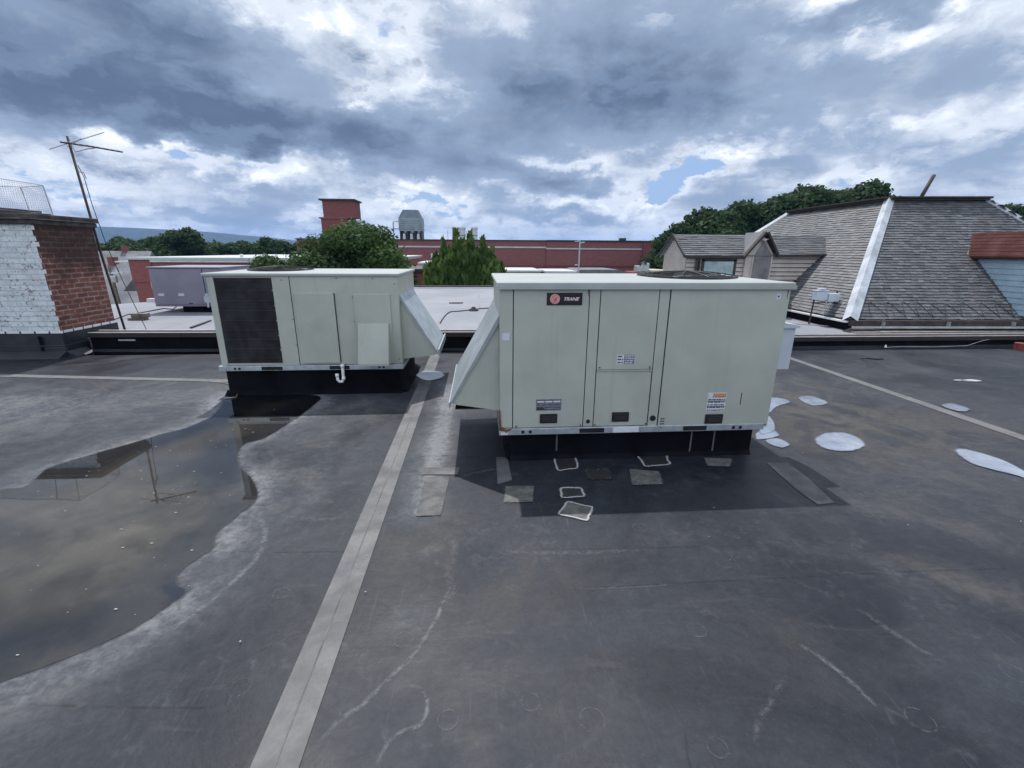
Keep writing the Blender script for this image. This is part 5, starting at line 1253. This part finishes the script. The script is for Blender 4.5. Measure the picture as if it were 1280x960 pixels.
# houses at left gap
def house(x, y, wd, dp_, hz_, label, wallm, rot=0, zb=gz):
    o = thing('house', (x, y, zb), label, 'house', 'houses beyond the utility pole')
    b = MB(); b.box(x-wd/2, x+wd/2, y-dp_/2, y+dp_/2, zb, zb+hz_); b.build('wall', wallm, o)
    b = MB(); b.prism([(y-dp_/2-.4, zb+hz_), (y+dp_/2+.4, zb+hz_), (y, zb+hz_+dp_*.36)], 'x', x-wd/2-.3, x+wd/2+.3); b.build('roof', 'houseroof', o)
    b = MB(); b.box(x+wd*.2, x+wd*.2+.7, y-.4, y+.4, zb+hz_+dp_*.2, zb+hz_+dp_*.36+.8); b.build('chimney', 'brick_tower', o)
    for k in range(int(wd/3)):
        windowed(o, x-wd/2+.9+k*2.9, y-dp_/2, zb+hz_-2.3, 1.1, 1.5, 'white')
        windowed(o, x-wd/2+.9+k*2.9, y-dp_/2, zb+hz_-5.0, 1.1, 1.5, 'white')
    o.rotation_euler = (0, 0, rot); return o
house(-47, 60, 12, 9, 4.6, 'cream house with wide grey shingle roof behind the utility pole', 'housewall', .0)
house(-34.5, 50, 6, 7, 2.9, 'low yellow building at the foot of the utility pole', 'houseyellow', .0)
house(-60, 80, 12, 9, 6.0, 'more distant cream house with grey roof at the wood edge', 'housewall', .3)
house(-40, 74, 9, 8, 5.2, 'grey roofed house half hidden by the brick building corner', 'trim', -.2)
MB_ = MB().box(-60, -20, 34, 39, gz+.004, gz+.03); tag(MB_.build('street', 'asphalt'), kind='structure')

# ================================================================== TREES
def leaves(blob, n, size, seed, up=.3, tall=1.0, core=.55):
    r = np.random.default_rng(seed)
    bl = np.array(blob, float); vol = bl[:, 3]*bl[:, 4]*bl[:, 5]; k = r.choice(len(bl), n, p=vol**.75/np.sum(vol**.75)); bb = bl[k]
    d = r.normal(size=(n, 3)); d /= np.linalg.norm(d, axis=1)[:, None]
    rad = core + (1-core)*r.random(n)**.6; rad *= 1+.10*r.normal(size=n)
    c = bb[:, :3] + d*bb[:, 3:6]*rad[:, None]
    nrm = d*.9 + r.normal(size=(n, 3))*.55 + np.array([0, 0, up]); nrm /= np.linalg.norm(nrm, axis=1)[:, None]
    a = np.cross(nrm, r.normal(size=(n, 3))); a /= np.linalg.norm(a, axis=1)[:, None]; b_ = np.cross(nrm, a)
    if tall != 1.0:
        a = a*.5 + np.array([0, 0, 1.0]); a /= np.linalg.norm(a, axis=1)[:, None]; b_ = np.cross(nrm, a); b_ /= np.linalg.norm(b_, axis=1)[:, None]
    s = size*(.6+.8*r.random(n))[:, None]
    v = np.stack([c-a*s*.5*tall-b_*s*.28, c-a*s*.1*tall+b_*s*.5, c+a*s*.55*tall+b_*s*.1, c+a*s*.1*tall-b_*s*.5], 1)
    clump = r.random(len(bl))[k]
    tint = np.clip(.15 + .55*clump + .25*r.normal(size=n)*.6 + .15*r.random(n), 0, 1)
    return v.reshape(-1, 3), tint
def leaf_obj(name, v, tint, m, parent, off=(0, 0, 0)):
    n = len(v)//4; me = bpy.data.meshes.new(name); me.vertices.add(4*n); me.vertices.foreach_set('co', (v-np.array(off)).ravel().astype(np.float32))
    me.loops.add(4*n); me.loops.foreach_set('vertex_index', np.arange(4*n, dtype=np.int32)); me.polygons.add(n)
    me.polygons.foreach_set('loop_start', np.arange(0, 4*n, 4, dtype=np.int32)); me.polygons.foreach_set('loop_total', np.full(n, 4, np.int32)); me.update(calc_edges=True)
    at = me.attributes.new('tint', 'FLOAT', 'FACE'); at.data.foreach_set('value', tint.astype(np.float32)); me.materials.append(M[m])
    o = bpy.data.objects.new(name, me); COL.objects.link(o); o.parent = parent; return o
def trunk(b, H_, r0, limbs, seed, spread):
    r = random.Random(seed); b.tube([(0, 0, 0), (.1, .05, H_*.3), (0, .1, H_*.6), (.05, 0, H_*.85)], [r0, r0*.75, r0*.45, r0*.12], 8)
    for k in range(limbs):
        a = r.random()*6.28; z = H_*r.uniform(.28, .7); L = spread*r.uniform(.5, .9)
        b.tube([(0, .05, z), (math.cos(a)*L*.5, math.sin(a)*L*.5, z+L*.35), (math.cos(a)*L, math.sin(a)*L, z+L*.8)], [r0*.4, r0*.2, r0*.05], 6)
def broad(loc, H_, Wd, seed, label, n=9000, size=.3, nb=22, group=None, m='leaf_far', name='tree', low=.25, cat='tree'):
    r = random.Random(seed); o = thing(name, loc, label, cat, group)
    b = MB(); trunk(b, H_, H_*.028, 9, seed, Wd*.45); t_ = b.build('trunk', 'bark', None, smooth=True); t_.parent = o
    bl = []
    for k in range(nb):
        a = r.random()*6.28; u = r.random(); zz_ = H_*(low+(1-low)*.92*u); env = math.sin(math.pi*min(1, .18+u*.78))**.7*Wd*.5
        q = r.uniform(.35, .95); rr_ = Wd*r.uniform(.07, .20)
        bl.append((math.cos(a)*env*q*1.0, math.sin(a)*env*q*1.0, zz_+r.uniform(-.04, .04)*H_, rr_, rr_, rr_*.72))
    for k in range(5): bl.append((r.uniform(-.12, .12)*Wd, r.uniform(-.12, .12)*Wd, H_*(.45+.1*k), Wd*.2, Wd*.2, Wd*.16))
    v, ti = leaves(bl, n, size, seed); leaf_obj('crown', v, ti, m, o); return o
# broadleaf tree behind the far unit
broad((-8.5, 34, gz), 11.1, 8.4, 11, 'broad dark green tree rising behind the far unit, before the brick tower', 48000, .19, 64, m='leaf', low=.30).scale = (1.14, .9, 1)
broad((-13.9, 33, gz), 9.5, 5.6, 12, 'smaller leafy tree at the left edge of the broad tree', 14000, .2, 22, m='leaf', low=.35)
broad((-5.9, 33, gz), 8.9, 3.6, 13, 'low leafy tree between the broad tree and the pointed evergreen', 8000, .24, 16, m='leaf', low=.35)
# pointed evergreen: several spires of upright sprays
ev = thing('evergreen_tree', (-.78, 26, gz), 'dense pointed evergreen with several spires between the two units', 'tree')
b = MB(); b.tube([(0, 0, 0), (0, 0, 8.5)], [.22, .04], 8)
for k in range(8): a = k*.785; b.tube([(0, 0, 1+k*.2), (math.cos(a)*.9, math.sin(a)*.9, 4), (math.cos(a)*1.1, math.sin(a)*1.1, 8)], [.1, .07, .02], 6)
t_ = b.build('trunk', 'bark', None, smooth=True); t_.parent = ev
bl = []; r = random.Random(21)
bl += [(x_, 0, z_, 1.05, .9, 1.0) for x_ in (-1.2, -.4, .4, 1.2) for z_ in (2.5, 4, 5.5, 7, 8.3)] + [(x_, 0, 9.1, .7, .7, .7) for x_ in (-.7, 0, .7)]
for x, y, top, wd in ((-.35, 0, 10.55, 1.0), (.25, .1, 10.45, .95), (-.95, .2, 10.1, .85), (.85, .0, 10.2, .9), (-1.35, -.1, 9.3, .8), (1.35, .2, 9.7, .8), (-.1, .9, 10.2, 1.0), (1.75, -.1, 8.9, .7), (-1.75, .1, 8.4, .6), (.5, -.8, 9.4, .9), (-.6, -.9, 9.2, .8), (0, -.6, 9.9, .8), (1.15, -.5, 8.9, .8)):
    for k in range(13):
        z = 1.0+(top-1.0)*k/12.6; rr_ = wd*(1.0-.85*(k/12.6)**2.6)*.78; bl.append((x*1.15+r.uniform(-.1, .1), y+r.uniform(-.1, .1), z, rr_, rr_, .62))
v, ti = leaves(bl, 80000, .20, 22, tall=2.0, core=.6); leaf_obj('crown', v, ti, 'leaf_conifer', ev)
# low evergreens beside it
o = broad((-2.95, 27, gz), 7.9, 1.6, 23, 'slender low evergreen at the left foot of the pointed evergreen', 3500, .2, 10, m='leaf_conifer', low=.1, name='evergreen_tree')

ORD = ('first', 'second', 'third', 'fourth', 'fifth', 'sixth', 'seventh', 'eighth', 'ninth', 'tenth', 'eleventh', 'twelfth', 'thirteenth', 'fourteenth', 'fifteenth', 'sixteenth',
       'seventeenth', 'eighteenth', 'nineteenth', 'twentieth', 'twenty-first', 'twenty-second', 'twenty-third', 'twenty-fourth')
# woods left: copies of three crowns
protoA = broad((-55, 92, gz), 13.1, 12.0, 31, 'tall round crowned tree standing above the left woods', 16000, .5, 34, group='trees of the far woods', low=.2)
protoB = broad((-66, 100, gz), 11.5, 11, 32, 'woodland tree', 9000, .5, 24, group='trees of the far woods', low=.15)
protoC = broad((-44, 104, gz), 12.0, 10, 33, 'woodland tree', 9000, .5, 22, group='trees of the far woods', low=.15)
protoB['label'] = 'dark tree left of the tall round crown in the left woods'; protoC['label'] = 'dark tree right of the tall round crown in the left woods'
r = random.Random(41); pr = [protoB, protoC]
k = 0
for Y, n_, h, lb in ((90, 12, .98, 'round tree, %s from the chimney in the nearest row of the left woods'), (120, 18, 1.04, 'round tree, %s from the chimney in the middle row of the left woods'), (165, 24, 1.16, 'round tree, %s from the chimney in the farthest row of the left woods')):
    cnt = 0
    for i in range(n_):
        u = i/(n_-1); x = (-1.02+u*.88)*Y*1.02 + r.uniform(-2, 2)
        if x < -.98*Y: continue                              # hidden by the chimney
        if Y == 90 and -62 < x < -34: continue
        s = h*r.uniform(.90, 1.03)*(1-.10*u)
        dup(pr[k % 2], (x, Y+r.uniform(-4, 4), gz), lb % ORD[cnt], r.random()*6, (s*1.2, s*1.2, s)); k += 1; cnt += 1
# wooded slope on the right
sh = broad((0, 0, gz), 13.5, 10, 51, 'x', 14000, .42, 34, group='trees of the right slope', low=.06)
sh2 = broad((0, 0, gz), 17, 13, 52, 'x', 16000, .42, 38, group='trees of the right slope', low=.06)
r = random.Random(42)
TOP = [(64, *p) for p in [(26.873, 1.287), (28.086, 2.795), (29.744, 4.291), (31.614, 5.775), (33.610, 7.041)]] + [(70, *p) for p in [(31.670, 3.373), (35.641, 6.626), (39.119, 7.684), (41.287, 8.274), (44.015, 8.533), (46.965, 8.343), (49.008, 9.611)]] + [(78, *p) for p in [(56.603, 11.171), (60.378, 11.474), (51.013, 8.584), (45.468, 8.014), (63.993, 12.525), (67.532, 11.575)]]
TOP.sort(key=lambda q: q[1]/q[0])
TOP = [(y, x, zt + (1.7 if i < 3 else .3 if i < 6 else -.9 if i > 15 else 0)) for i, (y, x, zt) in enumerate(TOP)]
for i, (y, x, zt) in enumerate(TOP):
    src, hh = (sh, 13.0) if i % 3 else (sh2, 16.4); s = (zt-gz)/hh
    lb = 'green tree on the right wooded slope, %s from the brick mill' % ORD[i]
    dup(src, (x, y, gz), lb, r.random()*6, (s*1.05, s*1.05, s))
for i, (x, zt) in enumerate([(78.252, 9.064), (85.874, 9.153), (95.182, 10.068), (99.841, 9.316), (105.944, 9.930), (117.360, 9.521)]):
    s = (zt-gz)/16.4; dup(sh2, (x, 80, gz), 'tree far to the right behind the slate roof, %s from the pipe' % ORD[i], r.random()*6, (s, s, s))
for q_ in (sh, sh2):
    for c_ in list(q_.children): bpy.data.objects.remove(c_)
    bpy.data.objects.remove(q_)
# far-off wood, one mass
bl = []; r = random.Random(77)
for k in range(420):
    a = r.uniform(-1.25, 1.25); d = r.uniform(230, 620); h = r.uniform(4.5, 7.5)
    bl.append((d*math.sin(a), d*math.cos(a), gz+h*.8, h, h, h))
fw = thing('x', (0, 0, 0), None, None); bpy.data.objects.remove(fw)
v, ti = leaves(bl, 60000, 1.9, 78, core=.8)
o = leaf_obj('far_wood', v, ti, 'leaf_far', None); tag(o, 'distant mass of woodland stretching across the valley', 'woodland', kind='stuff')

# ================================================================== HAZE
hm = bpy.data.materials.new('haze'); hm.use_nodes = True; t = NT(hm.node_tree)
o_ = t.new('ShaderNodeOutputMaterial'); pv = t.new('ShaderNodeVolumePrincipled'); pv.inputs['Color'].default_value = (.26, .50, 1.0, 1); pv.inputs['Density'].default_value = .00013
pv.inputs['Anisotropy'].default_value = .0
t.l.new(pv.outputs[0], o_.inputs['Volume'])
b = MB(); b.box(-4600, 4600, -4600, 4600, gz-1, 150); hz_o = b.build('haze', hm); tag(hz_o, kind='stuff'); hz_o['label'] = 'thin blue haze in the air over the valley'; hz_o['category'] = 'haze'
scene.cycles.volume_bounces = 0
